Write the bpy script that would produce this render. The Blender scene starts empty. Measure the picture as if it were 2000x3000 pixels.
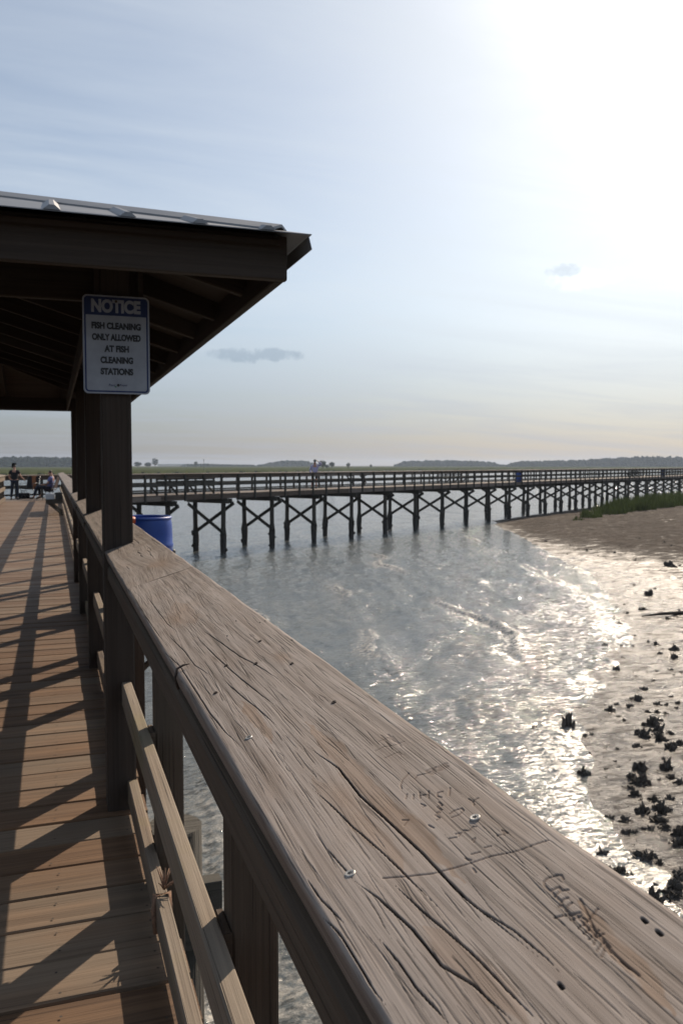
import bpy, math, random
import numpy as np
from mathutils import Vector, Matrix

random.seed(7)
rng = np.random.default_rng(7)
R = math.radians
S = bpy.context.scene
C = S.collection

# ------------------------------------------------------------------ camera
# metres; z = 0 is the top of the boardwalk, +y runs along the boardwalk
CAM = Vector((0.0, 0.0, 1.40))
YAW, PITCH = R(19.0), R(3.224)
cam_data = bpy.data.cameras.new("camera")
cam_data.sensor_fit = 'VERTICAL'
cam_data.sensor_height = 22.3
cam_data.lens = 2450.0 / 3000.0 * 22.3
cam_data.clip_start = 0.02
cam_data.clip_end = 20000
cam_data.dof.use_dof = True
cam_data.dof.focus_distance = 1.15
cam_data.dof.aperture_fstop = 10.0
cam = bpy.data.objects.new("camera", cam_data)
C.objects.link(cam)
cam.location = CAM
cam.rotation_euler = (R(90) - PITCH, 0, -YAW)
S.camera = cam

# ------------------------------------------------------------------ world, sun, exposure
SUN_EL, SUN_AZ = R(34.0), R(42.6)          # azimuth measured from +y towards +x
SUN_DIR = Vector((math.sin(SUN_AZ) * math.cos(SUN_EL), math.cos(SUN_AZ) * math.cos(SUN_EL), math.sin(SUN_EL)))
world = bpy.data.worlds.new("World")
S.world = world
world.use_nodes = True
wt = world.node_tree
wt.nodes.clear()
wo = wt.nodes.new("ShaderNodeOutputWorld")
bg = wt.nodes.new("ShaderNodeBackground")
bg.inputs["Strength"].default_value = 0.072
sky = wt.nodes.new("ShaderNodeTexSky")
sky.sky_type = 'NISHITA'
sky.sun_disc = False
sky.sun_elevation = SUN_EL
sky.sun_rotation = SUN_AZ
sky.altitude = 0
sky.air_density = 1.0
sky.dust_density = 1.4
sky.ozone_density = 1.0


def wn(t, **kw):
    n = wt.nodes.new(t)
    for k, v in kw.items():
        setattr(n, k, v)
    return n


def wl(a, b):
    wt.links.new(a, b)


def wmath(op, a, b=None, clamp=False):
    n = wn("ShaderNodeMath", operation=op, use_clamp=clamp)
    for i, q in enumerate((a, b)):
        if q is None:
            continue
        if isinstance(q, (int, float)):
            n.inputs[i].default_value = q
        else:
            wl(q, n.inputs[i])
    return n.outputs[0]


def wmix(fac, a, b):
    n = wn("ShaderNodeMix", data_type='RGBA')
    for i, q in ((0, fac), (6, a), (7, b)):
        if isinstance(q, (int, float)):
            n.inputs[i].default_value = q
        elif isinstance(q, tuple):
            n.inputs[i].default_value = q
        else:
            wl(q, n.inputs[i])
    return n.outputs[2]


tc = wn("ShaderNodeTexCoord")
sep = wn("ShaderNodeSeparateXYZ")
wl(tc.outputs["Generated"], sep.inputs[0])
# high thin cirrus: noise on the direction projected on a high layer
zz = wmath('ADD', wmath('MAXIMUM', sep.outputs[2], 0.0), 0.12)
cmb = wn("ShaderNodeCombineXYZ")
wl(wmath('DIVIDE', sep.outputs[0], zz), cmb.inputs[0])
wl(wmath('DIVIDE', sep.outputs[1], zz), cmb.inputs[1])
mp = wn("ShaderNodeMapping")
mp.inputs["Rotation"].default_value = (0, 0, R(35))
mp.inputs["Scale"].default_value = (0.55, 1.9, 1)
wl(cmb.outputs[0], mp.inputs[0])
cn = wn("ShaderNodeTexNoise")
cn.inputs["Scale"].default_value = 1.3
cn.inputs["Detail"].default_value = 8
cn.inputs["Roughness"].default_value = 0.62
cn.inputs["Distortion"].default_value = 0.6
wl(mp.outputs[0], cn.inputs["Vector"])
cr = wn("ShaderNodeMapRange")
cr.inputs["From Min"].default_value = 0.40
cr.inputs["From Max"].default_value = 0.82
cr.inputs["To Min"].default_value = 0.24
cr.inputs["To Max"].default_value = 0.66
wl(cn.outputs["Fac"], cr.inputs["Value"])
sky_col = wmix(cr.outputs[0], sky.outputs[0], (9.9, 9.8, 9.7, 1))


def small_cloud(col, az, el, wid, hei, seed, tint, amount):
    d = Vector((math.sin(az) * math.cos(el), math.cos(az) * math.cos(el), math.sin(el)))
    right = Vector((math.cos(az), -math.sin(az), 0))
    up = right.cross(d)

    def dot(v):
        n = wn("ShaderNodeVectorMath", operation='DOT_PRODUCT')
        wl(tc.outputs["Generated"], n.inputs[0])
        n.inputs[1].default_value = v
        return n.outputs["Value"]
    ns = wn("ShaderNodeTexNoise")
    ns.noise_dimensions = '4D'
    ns.inputs["W"].default_value = seed
    ns.inputs["Scale"].default_value = 44
    ns.inputs["Detail"].default_value = 7
    ns.inputs["Roughness"].default_value = 0.65
    wl(tc.outputs["Generated"], ns.inputs["Vector"])
    a = wmath('DIVIDE', dot(right), wid)
    b = wmath('DIVIDE', dot(up), hei)
    r2 = wmath('ADD', wmath('MULTIPLY', a, a), wmath('MULTIPLY', b, b))
    m = wmath('SUBTRACT', wmath('ADD', 1.0, wmath('MULTIPLY', wmath('SUBTRACT', ns.outputs["Fac"], 0.47), 6.0)), r2)
    m = wmath('MULTIPLY', wmath('MULTIPLY', m, 1.2, True), amount)
    m = wmath('MULTIPLY', m, wmath('GREATER_THAN', dot(d), 0.5))
    return wmix(m, col, tint)


sky_col = small_cloud(sky_col, R(13.2), R(7.4), 0.052, 0.0085, 3.1, (5.2, 6.0, 6.6, 1), 0.6)
sky_col = small_cloud(sky_col, R(34.6), R(11.9), 0.040, 0.011, 5.2, (15.0, 14.6, 14.2, 1), 0.45)
sky_col = small_cloud(sky_col, R(33.5), R(12.5), 0.022, 0.007, 9.3, (6.4, 7.0, 7.6, 1), 0.38)
tint = wn("ShaderNodeMix", data_type='RGBA', blend_type='MULTIPLY')
tint.inputs[0].default_value = 1.0
wl(sky_col, tint.inputs[6])
tint.inputs[7].default_value = (0.98, 1.07, 1.15, 1)
ext = wn("ShaderNodeMapRange", interpolation_type='SMOOTHSTEP')
wl(sep.outputs[2], ext.inputs["Value"])
ext.inputs["From Min"].default_value = 0.0
ext.inputs["From Max"].default_value = 0.22
thick = wmix(ext.outputs[0], (0.53, 0.545, 0.645, 1), (1, 1, 1, 1))
tint2 = wn("ShaderNodeMix", data_type='RGBA', blend_type='MULTIPLY')
tint2.inputs[0].default_value = 1.0
wl(tint.outputs[2], tint2.inputs[6])
wl(thick, tint2.inputs[7])
wl(tint2.outputs[2], bg.inputs["Color"])
wl(bg.outputs[0], wo.inputs["Surface"])

sun_data = bpy.data.lights.new("sun", 'SUN')
sun_data.energy = 5.0
sun_data.angle = R(0.53)
sun_data.color = (1.0, 0.84, 0.66)
sun = bpy.data.objects.new("sun", sun_data)
C.objects.link(sun)
sun.rotation_euler = (-SUN_DIR).to_track_quat('-Z', 'Y').to_euler()
sun.location = (60, 60, 60)

S.view_settings.view_transform = 'Standard'
S.view_settings.look = 'None'
S.view_settings.gamma = 1.0
S.view_settings.exposure = 0.15
S.render.engine = 'CYCLES'
S.cycles.use_denoising = True
S.cycles.denoising_prefilter = 'ACCURATE'
S.cycles.max_bounces = 6
S.cycles.volume_bounces = 1
S.cycles.sample_clamp_indirect = 6.0

# ------------------------------------------------------------------ helpers


def noise2(x, y, seed=0):
    """smooth value noise in about -1..1"""
    x = np.asarray(x, float)
    y = np.asarray(y, float)
    xi, yi = np.floor(x).astype(np.int64), np.floor(y).astype(np.int64)
    xf, yf = x - xi, y - yi

    def h(a, b):
        n = (a * 374761393 + b * 668265263 + seed * 974634777) & 0xFFFFFFFF
        n = ((n ^ (n >> 13)) * 1274126177) & 0xFFFFFFFF
        n = n ^ (n >> 16)
        return (n & 0xFFFF) / 32767.5 - 1.0
    u = xf * xf * (3 - 2 * xf)
    v = yf * yf * (3 - 2 * yf)
    return (h(xi, yi) * (1 - u) + h(xi + 1, yi) * u) * (1 - v) + (h(xi, yi + 1) * (1 - u) + h(xi + 1, yi + 1) * u) * v


def fbm(x, y, seed=0, oct=4, gain=0.5):
    s, a, f = 0, 1.0, 1.0
    for i in range(oct):
        s = s + a * noise2(np.asarray(x) * f, np.asarray(y) * f, seed + i * 17)
        a *= gain
        f *= 2.03
    return s


fwd_h = Vector((math.sin(YAW), math.cos(YAW), 0))
cam_r = Vector((math.cos(YAW), -math.sin(YAW), 0))
cam_f = fwd_h * math.cos(PITCH) - Vector((0, 0, math.sin(PITCH)))
cam_u = fwd_h * math.sin(PITCH) + Vector((0, 0, math.cos(PITCH)))


def sight(px, py):
    return cam_f + cam_r * ((px - 1000) / 2450.0) + cam_u * ((1500 - py) / 2450.0)


def at_z(px, py, z):
    """where a point seen at (px, py) of the photograph lies on the level z"""
    d = sight(px, py)
    return CAM + d * ((z - CAM.z) / d.z)


class MB:
    def __init__(self):
        self.v, self.f, self.uv, self.tone, self.smooth = [], [], [], [], []

    def face(self, idx, uvs=None, tone=0.5, smooth=False):
        self.f.append(tuple(idx))
        self.uv.append(uvs if uvs else [(self.v[i][0], self.v[i][1]) for i in idx])
        self.tone.append(tone)
        self.smooth.append(smooth)

    def beam(self, p0, p1, w, h, up=(0, 0, 1), ch=0.004, tone=None, cap=True):
        """a sawn board from p0 to p1, w wide, h thick along up, edges eased"""
        p0, p1, up = Vector(p0), Vector(p1), Vector(up)
        d = (p1 - p0)
        L = d.length
        d = d / L
        s = d.cross(up)
        s.normalize()
        u = s.cross(d)
        tone = random.random() if tone is None else tone
        ch = min(ch, w * .3, h * .3)
        a, b = w / 2, h / 2
        prof = [(a - ch, -b), (a, -b + ch), (a, b - ch), (a - ch, b), (-a + ch, b), (-a, b - ch), (-a, -b + ch), (-a + ch, -b)]
        per = [0]
        for i in range(8):
            q, r_ = prof[i], prof[(i + 1) % 8]
            per.append(per[-1] + math.hypot(q[0] - r_[0], q[1] - r_[1]))
        o = len(self.v)
        ox, oy = random.uniform(0, 50), random.uniform(0, 50)
        for p in (p0, p1):
            for x, y in prof:
                self.v.append(tuple(p + s * x + u * y))
        for i in range(8):
            j = (i + 1) % 8
            self.face((o + i, o + j, o + 8 + j, o + 8 + i),
                      [(ox, oy + per[i]), (ox, oy + per[i + 1]), (ox + L, oy + per[i + 1]), (ox + L, oy + per[i])], tone)
        if cap:
            self.face([o + i for i in range(7, -1, -1)], [(ox + prof[i][0] * .2, oy + prof[i][1]) for i in range(7, -1, -1)], tone)
            self.face([o + 8 + i for i in range(8)], [(ox + prof[i][0] * .2, oy + prof[i][1]) for i in range(8)], tone)
        return self

    def box(self, x0, x1, y0, y1, z0, z1, ch=0.004, tone=None):
        # grain along the longest side
        L = (x1 - x0, y1 - y0, z1 - z0)
        k = L.index(max(L))
        c = ((x0 + x1) / 2, (y0 + y1) / 2, (z0 + z1) / 2)
        a, b = list(c), list(c)
        lo, hi = (x0, y0, z0), (x1, y1, z1)
        a[k], b[k] = lo[k], hi[k]
        if k == 2:
            return self.beam(a, b, L[1], L[0], (1, 0, 0), ch, tone)
        if k == 1:
            return self.beam(a, b, L[0], L[2], (0, 0, 1), ch, tone)
        return self.beam(a, b, L[1], L[2], (0, 0, 1), ch, tone)

    def tube(self, pts, rad, n=10, cap=True, tone=None, smooth=True):
        tone = random.random() if tone is None else tone
        pts = [Vector(p) for p in pts]
        rads = rad if isinstance(rad, (list, tuple)) else [rad] * len(pts)
        ox, oy = random.uniform(0, 50), random.uniform(0, 50)
        rings = []
        L = 0
        prev = None
        for i, p in enumerate(pts):
            d = (pts[min(i + 1, len(pts) - 1)] - pts[max(i - 1, 0)]).normalized()
            ref = prev if prev is not None else (Vector((0, 0, 1)) if abs(d.z) < .9 else Vector((1, 0, 0)))
            s = (ref - d * ref.dot(d))
            s.normalize()
            t = d.cross(s)
            prev = s
            if i:
                L += (p - pts[i - 1]).length
            rings.append((len(self.v), L))
            for k in range(n):
                a = 2 * math.pi * k / n
                self.v.append(tuple(p + (s * math.cos(a) + t * math.sin(a)) * rads[i]))
        for i in range(len(pts) - 1):
            (o, l0), (q, l1) = rings[i], rings[i + 1]
            for k in range(n):
                j = (k + 1) % n
                w0, w1 = oy + k / n * 6.28 * rads[i], oy + (k + 1) / n * 6.28 * rads[i]
                self.face((o + k, o + j, q + j, q + k), [(ox + l0, w0), (ox + l0, w1), (ox + l1, w1), (ox + l1, w0)], tone, smooth)
        if cap:
            for o, rev in ((rings[0][0], True), (rings[-1][0], False)):
                ids = [o + k for k in range(n)]
                self.face(ids[::-1] if rev else ids, None, tone)
        return self

    def lathe(self, prof, n=24, center=(0, 0, 0), tone=0.5, smooth=True):
        cx, cy, cz = center
        o = len(self.v)
        for r_, z in prof:
            for k in range(n):
                a = 2 * math.pi * k / n
                self.v.append((cx + r_ * math.cos(a), cy + r_ * math.sin(a), cz + z))
        for i in range(len(prof) - 1):
            for k in range(n):
                j = (k + 1) % n
                self.face((o + i * n + k, o + i * n + j, o + (i + 1) * n + j, o + (i + 1) * n + k), None, tone, smooth)
        return self

    def poly(self, pts, tone=0.5):
        o = len(self.v)
        self.v += [tuple(p) for p in pts]
        self.face(range(o, o + len(pts)), None, tone)
        return self

    def build(self, name, material, parent=None, loc=(0, 0, 0)):
        me = bpy.data.meshes.new(name)
        me.from_pydata([(x - loc[0], y - loc[1], z - loc[2]) for x, y, z in self.v], [], self.f)
        uvl = me.uv_layers.new(name="UVMap")
        uvl.data.foreach_set("uv", np.array([c for q in self.uv for c in q], dtype=np.float32).ravel())
        at = me.attributes.new("tone", 'FLOAT', 'FACE')
        at.data.foreach_set("value", np.array(self.tone, dtype=np.float32))
        me.polygons.foreach_set("use_smooth", np.array(self.smooth, dtype=bool))
        me.materials.append(material)
        me.update()
        ob = bpy.data.objects.new(name, me)
        C.objects.link(ob)
        ob.location = loc
        if parent:
            ob.parent = parent
            ob.matrix_parent_inverse = Matrix.Translation(-Vector(parent.location))
        return ob


def tag(o, label=None, cat=None, group=None, kind=None):
    for k, v in (("label", label), ("category", cat), ("group", group), ("kind", kind)):
        if v:
            o[k] = v
    return o


def thing(name, label, cat, loc=(0, 0, 0), group=None):
    o = bpy.data.objects.new(name, None)
    o.empty_display_size = 0.2
    C.objects.link(o)
    o.location = loc
    return tag(o, label, cat, group)


def copy_tree(o, parent=None):
    c = o.copy()
    C.objects.link(c)
    if parent:
        c.parent = parent
    for ch in [k for k in bpy.data.objects if k.parent == o]:
        copy_tree(ch, c)
    return c


def grid_mesh(name, X, Y, Z, material, attrs=None, uv=None, smooth=True, flip=False):
    ny, nx = X.shape
    me = bpy.data.meshes.new(name)
    co = np.stack([X, Y, Z], -1).reshape(-1, 3).astype(np.float32)
    i = np.arange(ny * nx).reshape(ny, nx)
    q = np.stack([i[:-1, :-1], i[:-1, 1:], i[1:, 1:], i[1:, :-1]], -1).reshape(-1, 4)
    if flip:
        q = q[:, ::-1]
    me.vertices.add(len(co))
    me.vertices.foreach_set("co", co.ravel())
    me.loops.add(q.size)
    me.loops.foreach_set("vertex_index", q.ravel().astype(np.int32))
    me.polygons.add(len(q))
    me.polygons.foreach_set("loop_start", (np.arange(len(q)) * 4).astype(np.int32))
    me.polygons.foreach_set("loop_total", np.full(len(q), 4, dtype=np.int32))
    me.update(calc_edges=True)
    me.polygons.foreach_set("use_smooth", np.full(len(q), smooth, dtype=bool))
    for k, a in (attrs or {}).items():
        at = me.attributes.new(k, 'FLOAT', 'POINT')
        at.data.foreach_set("value", a.reshape(-1).astype(np.float32))
    if uv is not None:
        l = me.uv_layers.new(name="UVMap")
        l.data.foreach_set("uv", uv.reshape(-1, 2)[q.ravel()].astype(np.float32).ravel())
    me.materials.append(material)
    ob = bpy.data.objects.new(name, me)
    C.objects.link(ob)
    return ob


# ------------------------------------------------------------------ materials
class Nodes:
    def __init__(self, name):
        self.m = bpy.data.materials.new(name)
        self.m.use_nodes = True
        self.t = self.m.node_tree
        self.t.nodes.clear()
        self.out = self.n("ShaderNodeOutputMaterial")
        self.p = self.n("ShaderNodeBsdfPrincipled")
        self.l(self.p.outputs[0], self.out.inputs["Surface"])

    def n(self, t, **kw):
        x = self.t.nodes.new(t)
        for k, v in kw.items():
            setattr(x, k, v)
        return x

    def l(self, a, b):
        self.t.links.new(a, b)

    def put(self, sock, v):
        if hasattr(v, "node"):
            self.l(v, sock)
        elif isinstance(v, (tuple, list)) and len(v) == 3 and sock.type == 'RGBA':
            sock.default_value = (*v, 1)
        else:
            sock.default_value = v

    def math(self, op, a, b=0.0, clamp=False):
        x = self.n("ShaderNodeMath", operation=op, use_clamp=clamp)
        self.put(x.inputs[0], a)
        self.put(x.inputs[1], b)
        return x.outputs[0]

    def mix(self, f, a, b, mode='MIX'):
        x = self.n("ShaderNodeMix", data_type='RGBA', blend_type=mode)
        self.put(x.inputs[0], f)
        self.put(x.inputs[6], a)
        self.put(x.inputs[7], b)
        return x.outputs[2]

    def rng(self, v, a, b, c=0.0, d=1.0):
        x = self.n("ShaderNodeMapRange")
        self.put(x.inputs[0], v)
        for i, q in enumerate((a, b, c, d)):
            x.inputs[1 + i].default_value = q
        return x.outputs[0]

    def coord(self, which="Object", scale=(1, 1, 1), rot=(0, 0, 0)):
        x = self.n("ShaderNodeTexCoord")
        mpn = self.n("ShaderNodeMapping")
        mpn.inputs["Scale"].default_value = scale
        mpn.inputs["Rotation"].default_value = rot
        self.l(x.outputs[which], mpn.inputs[0])
        return mpn.outputs[0]

    def noise(self, vec, scale=1.0, detail=4, rough=0.55, dist=0.0):
        x = self.n("ShaderNodeTexNoise")
        self.l(vec, x.inputs["Vector"])
        x.inputs["Scale"].default_value = scale
        x.inputs["Detail"].default_value = detail
        x.inputs["Roughness"].default_value = rough
        x.inputs["Distortion"].default_value = dist
        return x.outputs["Fac"]

    def attr(self, name):
        x = self.n("ShaderNodeAttribute", attribute_name=name)
        return x.outputs["Fac"]

    def bump(self, h, strength=0.4, dist=0.01, normal=None):
        x = self.n("ShaderNodeBump")
        x.inputs["Strength"].default_value = strength
        x.inputs["Distance"].default_value = dist
        self.l(h, x.inputs["Height"])
        if normal is not None:
            self.l(normal, x.inputs["Normal"])
        return x.outputs[0]

    def facets(self, scale, tilt, rot=0.0):
        """small wavelets: each cell of a cell pattern leans its own way"""
        v = self.n("ShaderNodeTexVoronoi")
        self.l(self.coord("Object", scale, (0, 0, rot)), v.inputs["Vector"])
        v.inputs["Scale"].default_value = 1.0
        g_ = self.n("ShaderNodeNewGeometry")
        c_ = self.n("ShaderNodeVectorMath", operation='SUBTRACT')
        self.l(v.outputs["Color"], c_.inputs[0])
        c_.inputs[1].default_value = (.5, .5, .5)
        m_ = self.n("ShaderNodeVectorMath", operation='SCALE')
        self.l(c_.outputs[0], m_.inputs[0])
        self.put(m_.inputs["Scale"], tilt)
        a_ = self.n("ShaderNodeVectorMath", operation='ADD')
        self.l(m_.outputs[0], a_.inputs[0])
        self.l(g_.outputs["Normal"], a_.inputs[1])
        n_ = self.n("ShaderNodeVectorMath", operation='NORMALIZE')
        self.l(a_.outputs[0], n_.inputs[0])
        return n_.outputs[0]

    def fin(self, col, rough=0.7, normal=None, metal=0.0, spec=None):
        self.put(self.p.inputs["Base Color"], col)
        self.put(self.p.inputs["Roughness"], rough)
        self.p.inputs["Metallic"].default_value = metal
        if spec is not None:
            self.p.inputs["Specular IOR Level"].default_value = spec
        if normal is not None:
            self.l(normal, self.p.inputs["Normal"])
        return self.m


def wood(name, dark, light, grey=None, rough=0.75, bump=0.5, moss=0.0):
    k = Nodes(name)
    fine = k.noise(k.coord("UV", (1.6, 110, 1)), 1.0, 5, 0.6, 0.25)
    band = k.noise(k.coord("UV", (0.7, 22, 1)), 1.0, 4, 0.5, 0.9)
    blot = k.noise(k.coord("UV", (1.4, 5, 1)), 1.0, 3, 0.5)
    tone = k.attr("tone")
    f = k.math('ADD', k.math('MULTIPLY', fine, .5), k.math('MULTIPLY', band, .6))
    f = k.rng(f, 0.38, 0.72)
    col = k.mix(f, dark, light)
    if grey:
        col = k.mix(k.rng(k.math('ADD', k.math('MULTIPLY', blot, .7), k.math('MULTIPLY', tone, .45)), 0.38, 0.78), col, k.mix(f, tuple(c * .62 for c in grey), grey))
    bc = k.n("ShaderNodeBrightContrast")
    k.l(col, bc.inputs[0])
    hs = k.n("ShaderNodeHueSaturation")
    k.l(k.rng(tone, 0, 1, 0.68, 1.28), hs.inputs["Value"])
    k.l(col, hs.inputs["Color"])
    col = hs.outputs[0]
    knot = k.n("ShaderNodeTexVoronoi")
    k.l(k.coord("UV", (1.1, 5.5, 1)), knot.inputs["Vector"])
    knot.inputs["Scale"].default_value = 0.8
    kd = k.rng(knot.outputs["Distance"], 0.05, 0.13, 0.75, 0.0)
    col = k.mix(kd, col, tuple(c * .45 for c in dark))
    crk = k.noise(k.coord("UV", (1.3, 150, 1)), 1.0, 2, 0.5)
    cm = k.rng(crk, 0.30, 0.36, 1.0, 0.0)
    col = k.mix(k.math('MULTIPLY', cm, .65), col, tuple(c * .25 for c in dark))
    if moss:
        mo = k.noise(k.coord("Object", (1, 1, 1)), 1.7, 5, 0.6)
        col = k.mix(k.rng(mo, 0.52, 0.70, 0.0, moss), col, (0.16, 0.14, 0.03))
    h = k.math('SUBTRACT', k.math('ADD', fine, k.math('MULTIPLY', band, .5)), k.math('MULTIPLY', cm, .6))
    return k.fin(col, rough, k.bump(h, bump, 0.004), spec=0.3)


M = {}
M['deck'] = wood("deck_wood", (0.092, 0.048, 0.025), (0.245, 0.142, 0.078), (0.165, 0.122, 0.086), 0.72, 0.5)
M['rail'] = wood("rail_wood", (0.10, 0.066, 0.044), (0.235, 0.168, 0.115), (0.21, 0.170, 0.13), 0.78, 0.6, moss=0.4)
M['post'] = wood("post_wood", (0.040, 0.023, 0.014), (0.105, 0.064, 0.041), (0.088, 0.068, 0.050), 0.78, 0.6)
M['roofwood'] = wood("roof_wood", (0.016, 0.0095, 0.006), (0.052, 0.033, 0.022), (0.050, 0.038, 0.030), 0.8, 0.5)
M['pierwood'] = wood("pier_wood", (0.075, 0.055, 0.042), (0.19, 0.145, 0.115), (0.19, 0.16, 0.14), 0.8, 0.4)
M['pierpost'] = wood("pier_post_wood", (0.028, 0.026, 0.021), (0.075, 0.066, 0.052), (0.07, 0.066, 0.058), 0.85, 0.4)


def plain(name, col, rough=0.6, var=0.15, scale=8.0, metal=0.0, bump=0.0, spec=None):
    k = Nodes(name)
    nz = k.noise(k.coord("Object"), scale, 5, 0.6)
    c = k.mix(k.rng(nz, 0.3, 0.7), tuple(x * (1 - var) for x in col), tuple(min(1, x * (1 + var)) for x in col))
    return k.fin(c, k.rng(nz, 0.2, 0.8, max(.02, rough - .08), min(1, rough + .08)), k.bump(nz, bump, 0.01) if bump else None, metal, spec)


M['metal'] = plain("galvanised_roof_metal", (0.22, 0.225, 0.235), 0.5, 0.2, 5, 0.5)
M['screw'] = plain("screw_metal", (0.40, 0.39, 0.37), 0.5, 0.3, 60, 0.6)
M['rust'] = plain("rusty_iron", (0.045, 0.03, 0.022), 0.7, 0.4, 80)
M['blue'] = plain("blue_plastic", (0.012, 0.060, 0.32), 0.42, 0.12, 6)
M['navy'] = plain("navy_plastic", (0.012, 0.022, 0.09), 0.45, 0.12, 6)
M['orange'] = plain("orange_plastic_film", (0.55, 0.10, 0.03), 0.5, 0.2, 20)
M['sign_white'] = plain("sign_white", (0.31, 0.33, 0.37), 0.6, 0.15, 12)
M['sign_blue'] = plain("sign_blue", (0.010, 0.025, 0.10), 0.6, 0.15, 12)
M['sign_black'] = plain("sign_black", (0.012, 0.012, 0.013), 0.5, 0.1, 12)
M['sign_green'] = plain("sign_green", (0.03, 0.14, 0.07), 0.5, 0.1, 12)
M['skin'] = plain("skin", (0.42, 0.22, 0.15), 0.55, 0.1, 20)
M['black_cloth'] = plain("black_cloth", (0.012, 0.012, 0.014), 0.9, 0.3, 25)
M['denim'] = plain("dark_denim", (0.014, 0.018, 0.032), 0.9, 0.3, 25)
M['lilac_cloth'] = plain("lilac_cloth", (0.40, 0.38, 0.56), 0.85, 0.12, 14)
M['purple_cloth'] = plain("blue_purple_cloth", (0.12, 0.13, 0.30), 0.85, 0.15, 14)
M['maroon_cloth'] = plain("dark_maroon_cloth", (0.05, 0.018, 0.018), 0.85, 0.2, 14)
M['brown_cloth'] = plain("brown_cloth", (0.30, 0.13, 0.06), 0.85, 0.2, 14)
M['hair'] = plain("dark_hair", (0.02, 0.014, 0.01), 0.6, 0.3, 60)
M['greycap'] = plain("grey_green_cap", (0.11, 0.12, 0.11), 0.8, 0.2, 30)
M['tube'] = plain("chair_tube", (0.08, 0.08, 0.085), 0.35, 0.1, 20, 0.8)
M['cooler_white'] = plain("pale_cooler_plastic", (0.50, 0.52, 0.54), 0.5, 0.06, 9)
M['dark_plastic'] = plain("dark_plastic", (0.02, 0.022, 0.022), 0.5, 0.2, 9)
M['concrete'] = plain("pale_concrete", (0.42, 0.42, 0.41), 0.8, 0.1, 0.5)
M['shell'] = plain("oyster_shell", (0.07, 0.060, 0.050), 0.7, 0.85, 22, bump=0.6)
M['rope'] = plain("frayed_rope", (0.20, 0.12, 0.08), 0.9, 0.4, 90)
M['grass'] = plain("marsh_grass", (0.125, 0.145, 0.040), 0.8, 0.45, 0.9, spec=0.1)
M['farmarsh'] = plain("far_marsh_grass", (0.052, 0.060, 0.020), 0.9, 0.25, 0.03, spec=0.0)
M['leaf'] = plain("dark_foliage", (0.022, 0.036, 0.020), 0.9, 0.4, 0.5, spec=0.0)
M['bark'] = plain("bark", (0.06, 0.045, 0.035), 0.9, 0.3, 3)
M['driftwood'] = plain("driftwood", (0.03, 0.025, 0.02), 0.9, 0.3, 8, bump=0.5)

# piling: dark treated wood with an oyster-crusted foot
k = Nodes("piling_wood")
ps = k.n("ShaderNodeSeparateXYZ")
k.l(k.coord("Object"), ps.inputs[0])
g = k.noise(k.coord("UV", (1.0, 40, 1)), 1.0, 4, 0.6, .3)
cr_ = k.noise(k.coord("Object"), 14, 5, 0.7)
col = k.mix(k.math('ADD', k.math('MULTIPLY', g, .6), k.math('MULTIPLY', k.attr('tone'), .5)), (0.020, 0.018, 0.015), (0.085, 0.075, 0.058))
tide = k.rng(k.math('ADD', ps.outputs[2], k.math('MULTIPLY', cr_, .5)), -2.1, -1.6, 1, 0)
col = k.mix(tide, col, k.mix(k.rng(cr_, .35, .65), (0.012, 0.011, 0.009), (0.055, 0.048, 0.04)))
M['pile'] = k.fin(col, 0.8, k.bump(k.math('ADD', g, k.math('MULTIPLY', cr_, tide)), 0.7, 0.02))

# the weathered cap board: vertex data carries cracks, carvings, grain and stains of the board itself
k = Nodes("weathered_cap_wood")
grain, crack, carve, stain = (k.attr(a) for a in ("grain", "crack", "carve", "stain"))
fine = k.noise(k.coord("UV", (6, 520, 1)), 1.0, 5, 0.65, .15)
mid = k.noise(k.coord("UV", (2.0, 130, 1)), 1.0, 5, 0.6, .15)
blot = k.noise(k.coord("UV", (7, 22, 1)), 1.0, 4, 0.6, .4)
f = k.rng(k.math('ADD', k.math('ADD', k.math('MULTIPLY', fine, .45), k.math('MULTIPLY', mid, .35)), k.math('MULTIPLY', grain, .35)), 0.42, 0.78)
greyc = k.mix(f, (0.155, 0.128, 0.110), (0.365, 0.316, 0.284))
brown = k.mix(f, (0.125, 0.083, 0.058), (0.315, 0.235, 0.18))
col = k.mix(k.math('ADD', stain, k.rng(blot, 0.45, 0.75, 0, .45), True), greyc, brown)
col = k.mix(k.rng(blot, 0.28, 0.40, .35, 0), col, (0.09, 0.075, 0.068))
col = k.mix(k.math('MULTIPLY', carve, .48), col, (0.075, 0.038, 0.022))
col = k.mix(crack, col, (0.014, 0.010, 0.008))
hair = k.noise(k.coord("UV", (9, 620, 1)), 1.0, 2, 0.5, .2)
patch = k.noise(k.coord("UV", (5, 16, 1)), 1.0, 3, 0.5)
hl = k.math('MULTIPLY', k.rng(hair, .385, .43, 1, 0), k.rng(patch, .30, .52))
col = k.mix(k.math('MULTIPLY', hl, .62), col, (0.035, 0.024, 0.018))
h = k.math('SUBTRACT', k.math('ADD', k.math('MULTIPLY', fine, .7), k.math('MULTIPLY', mid, .6)), hl)
M['cap'] = k.fin(col, 0.78, k.bump(h, 0.35, 0.0008), spec=0.25)

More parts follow.
